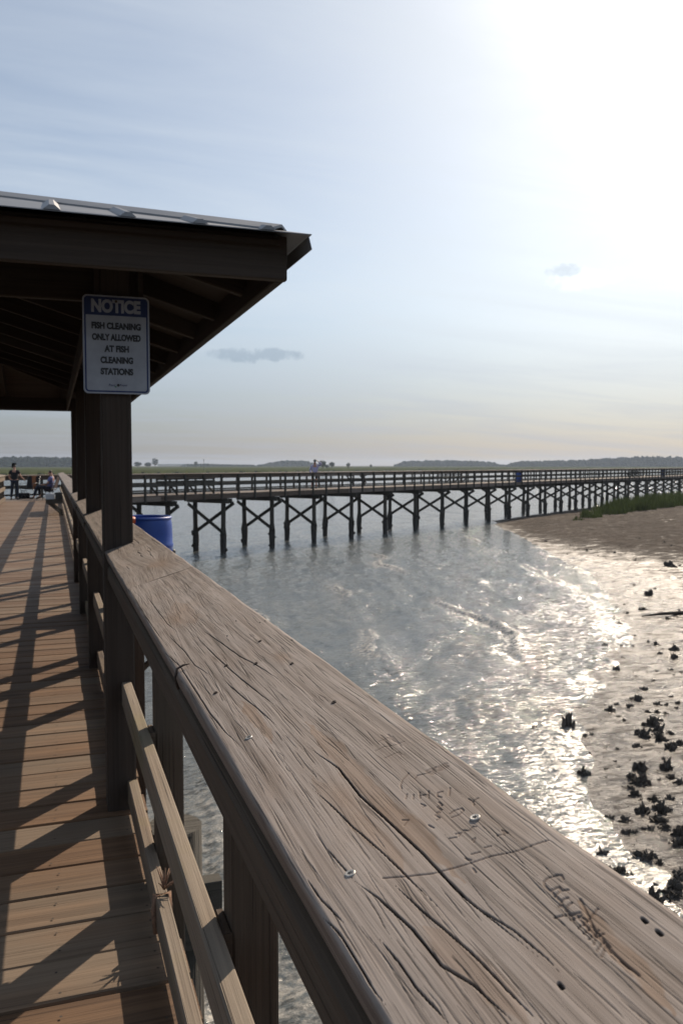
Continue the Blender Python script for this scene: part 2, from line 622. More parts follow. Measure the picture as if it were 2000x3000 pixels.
# water
k = Nodes("tidal_water")
foam = k.attr("foam")
o1 = k.noise(k.coord("Object", (1, 1, 1), (0, 0, R(28))), 2.2, 4, 0.55, .3)
o2 = k.noise(k.coord("Object", (1.0, 1.9, 1), (0, 0, R(-28))), 5.5, 5, 0.6, .3)
o3 = k.noise(k.coord("Object", (1, 1.6, 1), (0, 0, R(15))), 0.55, 3, 0.5)
o4 = k.noise(k.coord("Object", (1.0, 1.7, 1), (0, 0, R(-20))), 17, 4, 0.6, .2)
h = k.math('ADD', k.math('ADD', k.math('MULTIPLY', o1, .55), k.math('MULTIPLY', o2, .55)), k.math('ADD', k.math('MULTIPLY', o3, .6), k.math('MULTIPLY', o4, .13)))
fn = k.noise(k.coord("Object"), 9, 6, 0.7)
fm = k.math('MULTIPLY', foam, k.rng(fn, .42, .62), True)
col = k.mix(k.rng(o3, .3, .7), (0.088, 0.098, 0.098), (0.120, 0.124, 0.114))
col = k.mix(fm, col, (0.52, 0.48, 0.42))
M['water'] = k.fin(col, k.rng(fm, 0, 1, 0.055, 0.65), k.bump(h, 0.42, 0.10, k.facets((9, 17, 1), k.rng(k.noise(k.coord('Object'), .8, 3, .5), .3, .7, .16, .50), R(62))))
k.p.inputs["IOR"].default_value = 1.33

# ground: wet mud near the water, paler drier sand higher up, marsh soil far off
k = Nodes("mud_and_sand")
wet = k.attr("wet")
n1 = k.noise(k.coord("Object"), 0.9, 6, 0.62)
n2 = k.noise(k.coord("Object"), 7, 6, 0.65)
n3 = k.noise(k.coord("Object", (1, 2.5, 1), (0, 0, R(30))), 2.4, 6, 0.65, .4)
dry = k.mix(n2, (0.050, 0.041, 0.034), (0.140, 0.115, 0.096))
wetc = k.mix(n2, (0.036, 0.029, 0.023), (0.095, 0.076, 0.060))
w2 = k.math('ADD', wet, k.math('MULTIPLY', k.math('SUBTRACT', n1, .5), 1.1), True)
streak = k.noise(k.coord("Object", (.5, 2.6, 1), (0, 0, R(-33))), .55, 5, 0.6, .6)
dry = k.mix(k.rng(streak, .42, .62, 0, .75), dry, (0.058, 0.047, 0.038))
col = k.mix(w2, dry, wetc)
dark = k.rng(k.math('ADD', n3, k.math('MULTIPLY', n2, .3)), .68, .80)
col = k.mix(k.math('MULTIPLY', dark, .8), col, (0.028, 0.022, 0.018))
n4 = k.noise(k.coord("Object", (1, 1.5, 1), (0, 0, R(20))), 19, 5, 0.65)
n5 = k.noise(k.coord("Object", (1, 1.8, 1), (0, 0, R(30))), 1.3, 5, 0.65)
rough = k.math('ADD', k.math('MULTIPLY', k.rng(w2, 0.1, 1, 1.7, .36), k.rng(n5, .35, .65, .38, 1.05)), k.math('MULTIPLY', dark, .5), True)
h = k.math('ADD', k.math('ADD', k.math('MULTIPLY', n2, .8), k.math('MULTIPLY', n3, 1.0)), k.math('ADD', k.math('MULTIPLY', n4, .24), k.math('MULTIPLY', dark, .4)))
M['mud'] = k.fin(col, rough, k.bump(h, 0.7, 0.09, k.facets((12, 20, 1), k.math('MULTIPLY', w2, .48), R(50))))
k.l(k.rng(w2, 0.1, .9, .06, .55), k.p.inputs["Specular IOR Level"])

# ------------------------------------------------------------------ ground and water
WZ = -3.0
P0 = Vector((17.42, 47.43, 0))                      # a point on the far pier's near edge
PD = Vector((.825, .565, 0)).normalized()           # along the far pier
PN = Vector((-PD.y, PD.x, 0))                       # across it, away from us


def pier(t, o=0.0, z=0.0):
    return P0 + PD * t + PN * o + Vector((0, 0, z))


shore = [(0.5, -30), (2.2, -8), (4.2, 1), (5.4, 6.0), (6.1, 9.1), (7.55, 10.8), (11.0, 15.1), (14.5, 18.7), (17.1, 22.6), (20.05, 27.7), (22.2, 33.2),
         (25.6, 41.1), (28.2, 47.8), (30.9, 54.6)]
for t, o in ((19, .4), (28, 1.0), (45, 1.6), (70, 2.5), (110, 5), (180, 12), (320, 40)):
    q = pier(t, o)
    shore.append((q.x, q.y))
shore = np.array(shore)


def seg_dist(X, Y, line):
    best = np.full(X.shape, 1e9)
    sgn = np.ones(X.shape)
    par = np.zeros(X.shape)
    acc = 0
    for (ax, ay), (bx, by) in zip(line[:-1], line[1:]):
        dx, dy = bx - ax, by - ay
        L2 = dx * dx + dy * dy
        t = np.clip(((X - ax) * dx + (Y - ay) * dy) / L2, 0, 1)
        d = np.hypot(X - ax - t * dx, Y - ay - t * dy)
        s = np.sign(dx * (Y - ay) - dy * (X - ax))
        m = d < best
        best = np.where(m, d, best)
        sgn = np.where(m, s, sgn)
        par = np.where(m, acc + t * math.sqrt(L2), par)
        acc += math.sqrt(L2)
    return best, sgn, par


def ground_z(X, Y):
    d, s, _ = seg_dist(X, Y, shore)
    sd = -s * d                                       # positive on the mud side (right of the line)
    r2 = np.hypot(X, Y)
    up = np.where(sd > 0, np.interp(Y, [18, 36], [.022, .05]) * np.minimum(sd, 3) + 0.022 * np.clip(sd - 3, 0, 6) + 0.032 * np.clip(sd - 9, 0, 16) + 0.008 * np.clip(sd - 25, 0, 60), 0.055 * np.maximum(sd, -22))
    z = WZ + up
    z = z + np.clip(sd / 3, 0.15, 1) * (0.035 * fbm(X * .45, Y * .45, 5) + 0.032 * fbm(X * 1.5, Y * 1.5, 9, 3)) * np.where(sd > -3, 1, 0)
    # under the far marsh the ground comes up again
    far = np.clip((r2 - marsh_front(X, Y)) / 12, 0, 1)
    z = np.maximum(z, np.where(far > 0, WZ - 1.2 + 1.45 * far, -99))
    return z, sd, r2


def marsh_front(X, Y):
    a = np.degrees(np.arctan2(X, Y)) - 19.0           # bearing from the camera's axis
    return np.interp(a, [-40, -22, -7, 9, 16, 25, 45], [330, 372, 470, 720, 900, 1000, 1100]) + 9 * noise2(a * 2.3, a * 0, 3) + 4 * noise2(a * 9, a * 0, 4)


def graded(lo, hi, fine_lo, fine_hi, step, growth=1.14):
    a = list(np.arange(fine_lo, fine_hi, step))
    s, x = step, a[-1]
    while x < hi:
        s *= growth
        x += s
        a.append(min(x, hi))
    s, x = step, a[0]
    while x > lo:
        s *= growth
        x -= s
        a.insert(0, max(x, lo))
    return np.array(a)


gx = graded(-4200, 4200, -4, 75, 0.30, 1.16)
gy = graded(-4200, 4200, -4, 80, 0.30, 1.16)
X, Y = np.meshgrid(gx, gy)
Z, sd, r2 = ground_z(X, Y)
wl_ = np.interp(Y, [10, 26, 36, 46], [11.0, 9.0, 5.0, 1.6])
wetness = np.clip(1.05 - np.clip(sd - np.interp(Y, [20, 40], [1.5, 0]), 0, 60) / wl_, 0.0, 1.0)
wetness *= np.interp(Y, [30, 44], [1, .55])
wetness = np.where(r2 > 300, .35, wetness)
ground = grid_mesh("ground", X, Y, Z, M['mud'], {"wet": wetness})
tag(ground, kind="structure")

wx = graded(-4200, 4200, -3, 33, 0.072, 1.05)
wy = graded(-600, 4200, 3, 48, 0.085, 1.045)
X, Y = np.meshgrid(wx, wy)
wrng = np.random.default_rng(11)
cell = np.maximum(np.gradient(wx)[None, :], np.gradient(wy)[:, None])
Hh = np.zeros(X.shape)
for i in range(46):
    lam = 0.42 * (1.062 ** i) if i < 34 else 0.6 + wrng.random() * 3.2
    ang = R(-28) + wrng.normal(0, .42)                 # travel direction: towards the mud bank
    kx, ky = math.cos(ang) * 2 * math.pi / lam, math.sin(ang) * 2 * math.pi / lam
    amp = 0.0036 * lam ** 0.55
    fade = np.clip(lam / (cell * 3.2) - 0.6, 0, 1)
    ph = wrng.random() * 6.28
    q = kx * X + ky * Y + ph + .7 * noise2(X * .12 + i, Y * .12, i)
    Hh += fade * amp * (np.sin(q) + .22 * np.sin(2 * q))
Hh *= .55 + .35 * (fbm(X * .07, Y * .07, 71, 3) + 1) * .7
foam = np.zeros(X.shape)
crests = [([(30, 60), (25.2, 49.1), (20.6, 37.0), (19.1, 30.9), (15.9, 21.6), (14.0, 18.0), (10.5, 13.8)], .055, .20),
          ([(15.5, 41), (13.9, 34.7), (12.3, 26.2), (11.3, 19.3), (10.5, 16.6), (9.1, 13.7), (8.1, 12.0), (5.5, 8.6), (4.4, 5)], .062, .26),
          ([(10.8, 32), (9.0, 25.4), (8.1, 21.4), (6.5, 16.8), (5.5, 13.5), (3.6, 10), (2.6, 6)], .060, .26),
          ([(7.6, 36), (6.2, 28), (5.2, 22), (3.6, 17), (2.2, 12), (.9, 7)], .055, .22),
          ([(21, 52), (18.2, 43), (16.6, 36), (15.0, 28), (13.0, 22.5), (11.6, 17.5)], .045, .2)]
for ci, (ln, amp, wd) in enumerate(crests):
    wig = np.array(ln, float)
    d, s, par = seg_dist(X + .35 * fbm(X * .35, Y * .35, 31 + ci, 3), Y + .35 * fbm(X * .35, Y * .35, 41 + ci, 3), wig)
    side = -s * d                                      # >0 towards the bank
    inside = np.clip(par / 4, 0, 1) * np.clip((par.max() - par) / 4, 0, 1)
    mod = np.clip(.62 + .75 * fbm(par * .22, par * 0 + ci, 51 + ci, 3), 0.05, 1.3) * inside
    prof = np.where(side > 0, np.exp(-(side / (wd * .42)) ** 2), np.exp(-(side / (wd * 2.0)) ** 2))
    Hh += amp * mod * prof
    foam = np.maximum(foam, np.clip(mod - .25, 0, 1) * np.where(side > 0, np.exp(-(side / (wd * 1.5)) ** 2), np.exp(-(side / (wd * .55)) ** 2)) * min(1, amp / .06))
dsh, ssh, _ = seg_dist(X, Y, shore)
sdw = -ssh * dsh
# thin wash at the edge, and broken foamy water round the near pilings
foam = np.maximum(foam, .75 * np.exp(-((sdw + .1) / .45) ** 2) * np.clip(fbm(X * .8, Y * .8, 63, 3) + .2, 0, 1))
nearw = np.exp(-(np.hypot(X - 1.6, (Y - 4.2) * .55) / 3.0) ** 2)
foam = np.maximum(foam, np.clip(nearw * (.75 + .6 * fbm(X * .9, Y * .9, 88, 4)), 0, 1))
Hh += nearw * .05 * fbm(X * 1.3, Y * 1.3, 91, 3)
Hh *= np.clip(1 - (sdw + 3.0) / 4, .22, 1)
water = grid_mesh("water", X, Y, WZ + Hh, M['water'], {"foam": foam})
tag(water, kind="structure")

# ------------------------------------------------------------------ the near boardwalk
DX0, DX1 = -1.80, 0.335
bw = thing("boardwalk", "plank boardwalk we stand on, striped with long railing shadows", "boardwalk", (-.7, 0, 0))
m = MB()
y = -2.2
i = 0
while y < 35.6:
    w = .184
    dz = random.uniform(-.002, .0015)
    x1 = DX1 + random.uniform(-.008, .006)
    # planks at the far end stop where the pier's slanted edge begins
    tl = (y - P0.y) / PD.y
    xa, xb = DX0, x1
    if y > 33.6:
        xl = P0.x + (y - P0.y) / PD.y * PD.x
        xa = max(xa, xl + .12)
    if xa < xb - .1:
        m.beam((xa, y + w / 2, -.019 + dz), (xb, y + w / 2 + random.uniform(-.002, .002), -.019 + dz + random.uniform(-.0015, .0015)), w, .038, ch=.005)
    y += w + random.uniform(.006, .011)
    i += 1
m.build("deck_boards", M['deck'], bw)
q = MB()
y = -2.2 + .045
while y < 15:
    for x in (-1.70, -.86, -.41, -.01, .255):
        for dy in (0, .095):
            cx, cy = x + random.gauss(0, .006), y + dy + random.gauss(0, .008)
            q.poly([(cx + .0042 * math.cos(a * math.pi / 4), cy + .0042 * math.sin(a * math.pi / 4), .0032) for a in range(8)])
    y += .1925
tag(q.build("deck_screws", M['rust'], bw), kind="stuff")
m = MB().box(.262, .302, -2.2, 35.2, -.285, -.045)
m.build("rim_joist", M['post'], bw)
m = MB().box(-1.77, -1.73, -2.2, 34.0, -.285, -.045)
m.build("rim_joist", M['post'], bw)
m = MB()
for x in (-1.3, -.85, -.4, .0):
    m.box(x - .02, x + .02, -2.2, 33.9, -.28, -.042)
m.build("floor_joist", M['post'], bw)
for j, yy in enumerate((-.3, 3.45, 7.1, 10.8, 14.5, 18.2, 21.9, 25.6, 29.3, 32.8)):
    MB().box(-2.05, .62, yy - .16, yy - .085, -.56, -.29).build("cap_beam", M['pierpost'], bw)
    for x in (.45, -1.85):
        q = MB().tube([(x + .02, yy, -4.2), (x, yy, -1.8), (x, yy, -.10 if x > 0 else -.3)], [.135, .125, .115], 14)
        q.build("piling", M['pile'], bw)
# side landing beside the pavilion which carries the drum
m = MB()
yy = 8.15
while yy < 9.9:
    m.beam((.40, yy, -.019), (1.27, yy, -.019), .14, .038)
    yy += .146
m.build("side_landing", M['deck'], bw)
MB().box(1.20, 1.24, 8.1, 9.9, -.25, -.042).build("landing_joist", M['post'], bw)
for yy in (8.2, 9.8):
    MB().beam((.40, yy, -.9), (1.15, yy, -.26), .09, .04, (0, 0, 1)).build("landing_brace", M['post'], bw)

# --- right-hand railing with the tilted cap ------------------------------------------------
TILT = R(17.0)
CX, CZ = .187, 1.0567                                # inner (lower) upper edge of the cap
CW = .1955
cs = Vector((math.cos(TILT), 0, math.sin(TILT)))     # across the cap
cnv = Vector((-math.sin(TILT), 0, math.cos(TILT)))   # out of the cap
CO = Vector((CX, 0, CZ))


def on_cap(px, py):
    """a mark seen at (px, py) of the photograph, as (across, along) on the tilted cap"""
    d = sight(px, py)
    t = (CO - CAM).dot(cnv) / d.dot(cnv)
    p = CAM + d * t
    return ((p - CO).dot(cs), p.y)


rail = thing("wooden_railing", "near grey wooden railing with cracked tilted cap board and carved names, right of the boardwalk", "railing", (.35, 1.0, 0))


class Cap:
    def __init__(self, y0, y1, ny, ns, seed, wander=.005):
        self.s = np.linspace(0, CW, ns)
        self.y = np.array(ny) if hasattr(ny, '__len__') else np.linspace(y0, y1, ny)
        self.Sg, self.Yg = np.meshgrid(self.s, self.y)
        self.seed = seed
        # grain flow: the across coordinate bent by slow waves and round knots
        self.G = self.Sg + wander * fbm(self.Sg * 6, self.Yg * 1.6, seed, 3) + .0011 * fbm(self.Sg * 22, self.Yg * 5, seed + 3, 2)
        self.H = np.zeros(self.Sg.shape)
        self.crack = np.zeros(self.Sg.shape)
        self.carve = np.zeros(self.Sg.shape)
        self.stain = np.zeros(self.Sg.shape)

    def knot(self, s0, y0, r, strength):
        ds, dy = self.Sg - s0, (self.Yg - y0) / 3.2
        e = np.exp(-(ds * ds + dy * dy) / (r * r))
        self.G = self.G + np.sign(ds + 1e-6) * e * strength * np.minimum(1, np.abs(ds) / (r * .25))
        self.stain = np.maximum(self.stain, .8 * np.exp(-(ds * ds + dy * dy) / (r * r * .5)))

    def stroke(self, pts, width, depth, field, jitter=0.0, amount=1.0, follow=False):
        pts = [tuple(p) for p in pts]
        w = width * 3
        smin, smax = min(p[0] for p in pts) - w, max(p[0] for p in pts) + w
        ymin, ymax = min(p[1] for p in pts) - w, max(p[1] for p in pts) + w
        a = np.searchsorted(self.y, ymin)
        b = np.searchsorted(self.y, ymax)
        c = np.searchsorted(self.s, smin)
        d = np.searchsorted(self.s, smax)
        if b <= a or d <= c:
            return
        sl = (slice(max(0, a - 1), b + 1), slice(max(0, c - 1), d + 1))
        Sx, Yx = self.Sg[sl], self.Yg[sl]
        if jitter:
            Sx = Sx + jitter * fbm(Yx * 35, Sx * 60, self.seed + 9, 3)
        dist, _, par = seg_dist(Sx, Yx, np.array(pts))
        tot = par.max() + 1e-6
        L = sum(math.dist(p, q) for p, q in zip(pts[:-1], pts[1:]))
        taper = np.clip(np.minimum(par, L - par) / (L * .22 + 1e-6), 0.12, 1) if follow else 1.0
        prof = np.clip((1.25 - dist / (width * taper)) * 1.5, 0, 1)
        self.H[sl] -= depth * prof * (taper if follow else 1)
        f = getattr(self, field)
        f[sl] = np.maximum(f[sl], np.clip(prof * 1.5, 0, 1) * amount)

    def finish(self, name, parent, label=None):
        g = .55 * fbm(self.G * 260, self.Yg * 3.2, self.seed + 21, 3) + .5 * fbm(self.G * 90, self.Yg * 1.4, self.seed + 25, 2)
        self.H = self.H + .00007 * g
        checks = fbm(self.G * 300, self.Yg * 9 + 3 * noise2(self.G * 90, self.Yg * 0, 5), self.seed + 31, 2)
        msk = np.clip(fbm(self.Sg * 14, self.Yg * 3, self.seed + 35, 2) * .9 + .55, 0, 1)
        ck = np.clip((checks - .62) / .22, 0, 1) * msk
        self.crack = np.maximum(self.crack, .30 * ck)
        self.H -= .00025 * ck
        # eased and worn long edges, slight cupping
        e = np.minimum(self.Sg, CW - self.Sg)
        r = .007 + .0022 * noise2(self.Yg * 7, self.Sg * 0 + (self.Sg > .1), self.seed)
        q = np.clip(1 - e / r, 0, 1)
        self.H -= r * (1 - np.sqrt(np.clip(1 - q * q, 0, 1)))
        self.H += .0007 * fbm(self.Sg * 9, self.Yg * 2.0, self.seed + 45, 2)
        Xw = CX + self.Sg * cs.x + self.H * cnv.x
        Zw = CZ + self.Sg * cs.z + self.H * cnv.z
        # skirts: down both long sides and a flat underside, closing the board
        T = .038

        def col(s, h):
            return (CX + s * cs.x + h * cnv.x) * np.ones((len(self.y), 1)), (CZ + s * cs.z + h * cnv.z) * np.ones((len(self.y), 1))
        lx, lz = zip(*[col(.0, h) for h in (-T, -T * .7, -T * .4)])
        rx, rz = zip(*[col(CW, h) for h in (-T * .4, -T * .7, -T)])
        bx, bz = zip(*[col(s, -T) for s in (.0,)])
        X = np.hstack(list(lx) + [Xw] + list(rx) + list(bx))
        Zc = np.hstack(list(lz) + [Zw] + list(rz) + list(bz))
        Yc = np.repeat(self.y[:, None], X.shape[1], 1)

        def pad(f, l=0.0):
            n = len(self.y)
            return np.hstack([np.full((n, 3), l), f, np.full((n, 4), l)])
        U = np.hstack([np.full((len(self.y), 3), 0.0) - np.array([[.038, .028, .016]]), self.G,
                       CW + np.full((len(self.y), 3), 0.0) + np.array([[.016, .028, .038]]), np.full((len(self.y), 1), -.3)])
        ob = grid_mesh(name, X, Yc, Zc, M['cap'], {"grain": pad(np.clip(.5 + .4 * g, 0, 1), .4), "crack": pad(np.clip(self.crack, 0, 1)),
                                                   "carve": pad(np.clip(self.carve, 0, 1)), "stain": pad(np.clip(self.stain, 0, 1), .3)},
                       np.stack([Yc + self.seed * 3.7, U], -1))
        # end grain faces
        me = ob.data
        nx = X.shape[1]
        import bmesh
        bm = bmesh.new()
        bm.from_mesh(me)
        bm.verts.ensure_lookup_table()
        for row in (0, len(self.y) - 1):
            try:
                bm.faces.new([bm.verts[row * nx + j] for j in (range(nx) if row == 0 else range(nx - 1, -1, -1))])
            except ValueError:
                pass
        bm.to_mesh(me)
        bm.free()
        ob.parent = parent
        ob.matrix_parent_inverse = Matrix.Translation(-Vector(parent.location))
        if label:
            ob["label"] = label
        return ob


ys = np.concatenate([np.linspace(-1.28, .28, 60, endpoint=False), np.linspace(.28, 1.1, 860, endpoint=False), np.linspace(1.1, 2.36, 560)])
cap = Cap(-1.28, 2.36, ys, 400, 1)


def z7(*pts):        # marks read off an enlarged crop of the photograph
    return [on_cap(900 + x / 1.4255, 2100 + y_ / 1.4255) for x, y_ in pts]


def z5(*pts):
    return [on_cap(x / 1.96, 1500 + y_ / 1.96) for x, y_ in pts]


def z52(*pts):
    return [on_cap(1100 + x / 2.6133, 2150 + y_ / 2.6133) for x, y_ in pts]


big = [z7((0, 125), (130, 215), (220, 330), (330, 430), (480, 570), (640, 740), (790, 860), (960, 1000)),
       z7((20, 300), (100, 370), (180, 450), (260, 520), (390, 640), (540, 790)),
       z7((200, 690), (300, 760), (440, 890), (560, 1040), (690, 1120), (830, 1250), (870, 1290)),
       z7((300, 930), (390, 1040), (450, 1130), (600, 1293)),
       z7((360, 700), (500, 830), (680, 980), (860, 1170), (980, 1293)),
       z7((0, 680), (60, 770), (160, 870)),
       z7((60, 830), (130, 900), (210, 1030), (280, 1150), (330, 1210)),
       z7((80, 550), (130, 610), (200, 690)),
       z7((540, 640), (700, 790), (860, 890), (1000, 1010), (1060, 1080)),
       z5((1150, 670), (1240, 730), (1380, 830), (1460, 870), (1600, 960)),
       z5((1140, 730), (1240, 830), (1340, 920), (1460, 1020), (1590, 1120)),
       z5((840, 480), (900, 560), (960, 640), (1020, 690)),
       z5((750, 450), (830, 590), (900, 690), (960, 770)),
       z5((960, 700), (1060, 800), (1120, 880), (1220, 945)),
       z5((940, 800), (1030, 880), (1120, 1020), (1210, 1160), (1290, 1260), (1400, 1365)),
       z5((1280, 960), (1380, 1050), (1480, 1130), (1590, 1230))]
widths = [.0012, .0008, .0011, .0008, .0009, .0007, .0008, .0006, .0007, .0009, .0009, .0007, .0006, .0007, .0009, .0008]
for ln, wd in zip(big, widths):
    cap.stroke(ln, wd * .85, .0032, 'crack', jitter=.0003, follow=True)
crng = random.Random(5)
for i in range(300):
    s0, y0 = crng.uniform(.008, CW - .006), crng.uniform(.3, 2.3)
    L = crng.uniform(.03, .20) * (1 if y0 > 1 else .7)
    sl = crng.gauss(.02, .03)
    cap.stroke([(s0, y0), (s0 + sl * L * .5 + crng.gauss(0, .0008), y0 + L * .5), (s0 + sl * L, y0 + L)], crng.uniform(.0004, .0006), .0004, 'crack', jitter=.0005, amount=crng.uniform(.35, .85), follow=True)
cap.knot(.055, 1.78, .035, .012)
cap.knot(.075, .75, .02, .006)
cap.knot(.15, 1.25, .016, .005)
# rusty and brown streaks that belong to the board
for ln, wd, am in ((z7((0, 20), (160, 200), (330, 380), (480, 520), (640, 700)), .010, .75), (z7((0, 250), (200, 420), (420, 660)), .008, .5),
                   (z7((1140, 760), (1200, 880), (1320, 1020), (1440, 1130), (1560, 1230)), .006, .9), (z7((480, 880), (700, 1060), (900, 1290)), .010, .45),
                   (z5((1000, 520), (1060, 580), (1130, 640)), .02, .5), (z5((1390, 1080), (1480, 1200), (1568, 1330)), .007, .8)):
    cap.stroke(ln, wd, 0, 'stain', jitter=.004, amount=am, follow=True)
# carvings and scratches
cw_, cd_ = .0011, .0007
for ln in ([(60, 1105), (250, 1090), (450, 1065), (620, 1020), (780, 970), (880, 935), (1080, 895), (1200, 850), (1320, 810)],):
    cap.stroke(z52(*ln), .0010, .0007, 'carve', jitter=.0008)
for ln in ([(1432, 1110), (1415, 1080), (1385, 1078), (1320, 1100), (1285, 1125), (1285, 1155), (1350, 1210), (1420, 1275)],
           [(1350, 1190), (1400, 1170), (1420, 1195), (1370, 1235)], [(1440, 1195), (1470, 1190)],
           [(1470, 1250), (1440, 1260), (1420, 1290), (1400, 1320)], [(1500, 1290), (1470, 1310), (1450, 1350)],
           [(1365, 1405), (1470, 1380), (1560, 1365)], [(1420, 1300), (1480, 1370), (1510, 1420)], [(1490, 1420), (1568, 1385)]):
    cap.stroke(z52(*ln), .0011, .0008, 'carve', jitter=.0006)
for ln in ([(1140, 760), (1170, 830), (1200, 890), (1260, 960)], [(1090, 820), (1130, 830), (1170, 850), (1210, 800)], [(1130, 880), (1170, 850)], [(1150, 905), (1190, 870), (1200, 910)],
           [(1170, 930), (1215, 890)], [(1190, 950), (1200, 915), (1235, 905)], [(1205, 975), (1235, 935)], [(1225, 1000), (1245, 950), (1260, 985)],
           [(1130, 840), (1210, 920), (1300, 1010), (1340, 1050)], [(1300, 1020), (1330, 1040), (1380, 1080)]):
    cap.stroke(z7(*ln), .0010, .0007, 'carve', jitter=.0006)
for ln in ([(250, 300), (205, 350), (190, 390), (200, 420)], [(300, 340), (320, 315), (390, 300), (430, 280), (460, 250)], [(240, 460), (230, 495)], [(290, 465), (283, 500)],
           [(335, 445), (338, 490)], [(338, 468), (400, 462)], [(405, 435), (403, 490)], [(510, 440), (470, 450), (465, 475), (500, 485)], [(570, 410), (560, 470)],
           [(565, 610), (600, 585), (655, 568), (670, 585), (640, 615), (580, 640)], [(710, 495), (740, 515), (780, 490)], [(740, 515), (745, 545)],
           [(500, 545), (475, 555), (505, 580), (470, 600)], [(490, 600), (455, 620), (490, 640), (465, 660)], [(670, 735), (710, 740), (745, 705), (770, 705)],
           [(610, 765), (650, 755), (635, 780)], [(560, 800), (615, 790)], [(930, 775), (1010, 755), (965, 735), (985, 770)], [(745, 825), (755, 795), (735, 810)],
           [(830, 870), (880, 855)], [(680, 950), (725, 965)], [(345, 535), (380, 550), (360, 560)], [(480, 520), (510, 545)], [(200, 660), (245, 660), (215, 700)],
           [(730, 920), (790, 905)], [(400, 700), (440, 720)], [(740, 1030), (760, 1060)]):
    cap.stroke(z52(*ln), .0010, .0007, 'carve', jitter=.0007, amount=.9)
for ln in ([(20, 60), (90, 30), (160, 70)], [(0, 130), (60, 100), (130, 90), (210, 60)], [(40, 10), (110, 90)], [(90, 5), (140, 60)], [(70, 185), (170, 140), (190, 160)], [(120, 20), (190, 95)]):
    cap.stroke(z52(*ln), .0012, .0004, 'carve', jitter=.001, amount=.6)
for ln in ([(400, 280), (440, 300), (420, 270), (450, 290)], [(490, 250), (530, 230), (500, 270), (540, 250)]):
    cap.stroke(z52(*ln), .0030, .0005, 'carve', jitter=.001, amount=.8)
# nail holes and dark pocks
for px, py in ((664, 1863), (760, 1879), (854, 1876), (978, 2058), (633, 2029), (660, 1951), (775, 1820), (1928, 2732), (1640, 2888), (1885, 2696), (760, 1825), (690, 1820)):
    s_, y_ = on_cap(px, py)
    cap.stroke([(s_, y_ - .002), (s_ + .0004, y_ + .002)], .0014, .002, 'crack')
cap_ob = cap.finish("cap_board", rail, "near cap board, cracked and carved with names")

cap2 = Cap(2.3635, 6.0, np.concatenate([np.linspace(2.3635, 3.6, 420, endpoint=False), np.linspace(3.6, 6.0, 240)]), 150, 4, wander=.016)
cap2.knot(.125, 2.62, .050, .030)
cap2.knot(.06, 3.9, .03, .02)
for i in range(46):
    s0, y0 = crng.uniform(.004, CW - .004), crng.uniform(2.4, 5.4)
    if math.hypot(s0 - .125, (y0 - 2.62) / 3) < .05:
        continue
    L = crng.uniform(.1, .5)
    cap2.stroke([(s0, y0), (s0 + crng.gauss(0, .003), y0 + L)], crng.uniform(.0009, .0018), .002, 'crack', jitter=.004, amount=crng.uniform(.3, .6), follow=True)
cap2.finish("cap_board", rail)
for y0, y1, sd_ in ((6.004, 9.6, 6), (9.604, 14, 7), (14.004, 18.6, 8), (18.604, 23.2, 9), (23.204, 27.8, 10), (27.804, 32, 11), (32.004, 35.3, 12)):
    Cap(y0, y1, 60, 40, sd_).finish("cap_board", rail)

# screws and bent nails of the cap
for (px, py), bright in (((1026, 2561), 1), ((1391, 2397), 1), ((729, 2162), 1), ((632, 2030), 0), ((663, 1950), 0), ((750, 1944), 0), ((855, 1945), 0), ((762, 1879), 0), ((978, 2058), 0)):
    s_, y_ = on_cap(px, py)
    c0 = CO + cs * s_ + Vector((0, y_, 0)) + cnv * .0004
    q = MB()
    r_ = .0046 if bright else .0034
    ax, ay = cs, Vector((0, 1, 0))
    n = 20
    o = len(q.v)
    for rr, hh in ((r_, -.003), (r_, .0006), (r_ * .86, .0011), (r_ * .50, .0009), (r_ * .42, -.0012), (.00005, -.0014)):
        for a in range(n):
            an = 2 * math.pi * a / n
            k_ = rr * (1 + (.28 * math.cos(6 * an) if rr < r_ * .65 and rr > r_ * .1 else 0))
            q.v.append(tuple(c0 + ax * (k_ * math.cos(an)) + ay * (k_ * math.sin(an)) + cnv * hh))
    for rg in range(5):
        for a in range(n):
            b = (a + 1) % n
            q.face((o + rg * n + a, o + rg * n + b, o + rg * n + n + b, o + rg * n + n + a))
    q.build("screw", M['screw'] if bright else M['rust'], rail)
s_, y_ = on_cap(514, 1970)
c0 = CO + cs * .004 + Vector((0, y_, 0))
MB().tube([c0 + Vector((0, 0, -.03)), c0 + Vector((-.006, 0, -.012)), c0 + Vector((-.002, .001, .004)), c0 + Vector((.008, .002, .009)), c0 + Vector((.019, .003, .011))], [.0022, .0022, .0021, .0018, .0012], 8).build("bent_nail", M['rust'], rail)

# stringer under the cap, two rails, posts
for y0, y1 in ((-1.28, 3.40), (3.57, 5.93), (6.10, 8.16), (8.33, 10.38), (10.55, 16), (16.01, 22.4), (22.41, 29), (29.01, 35.3)):
    MB().box(.197, .297, y0, y1, .945, 1.0005, ch=.006).build("stringer", M['post'], rail)
for y0, y1 in ((-1.28, 3.425), (3.575, 5.94), (6.092, 8.17), (8.322, 10.39), (10.542, 16), (16.01, 22.4), (22.41, 29), (29.01, 35.3)):
    MB().box(.246, .284, y0, y1, .434, .527).build("mid_rail", M['rail'], rail)
    MB().box(.264, .302, y0, y1, .032, .122).build("lower_rail", M['rail'], rail)
for j in range(29):
    yy = .31 + 1.24 * j
    if 2 < j < 9 and j in (99,):
        continue
    m = MB()
    m.box(.3025, .392, yy - .045, yy + .045, -.33, 1.03, ch=.005)
    # packing block between the post and the two rails
    m.box(.285, .3022, yy - .045, yy + .045, .436, .525, ch=.003)
    m.build("post", M['post'], rail)

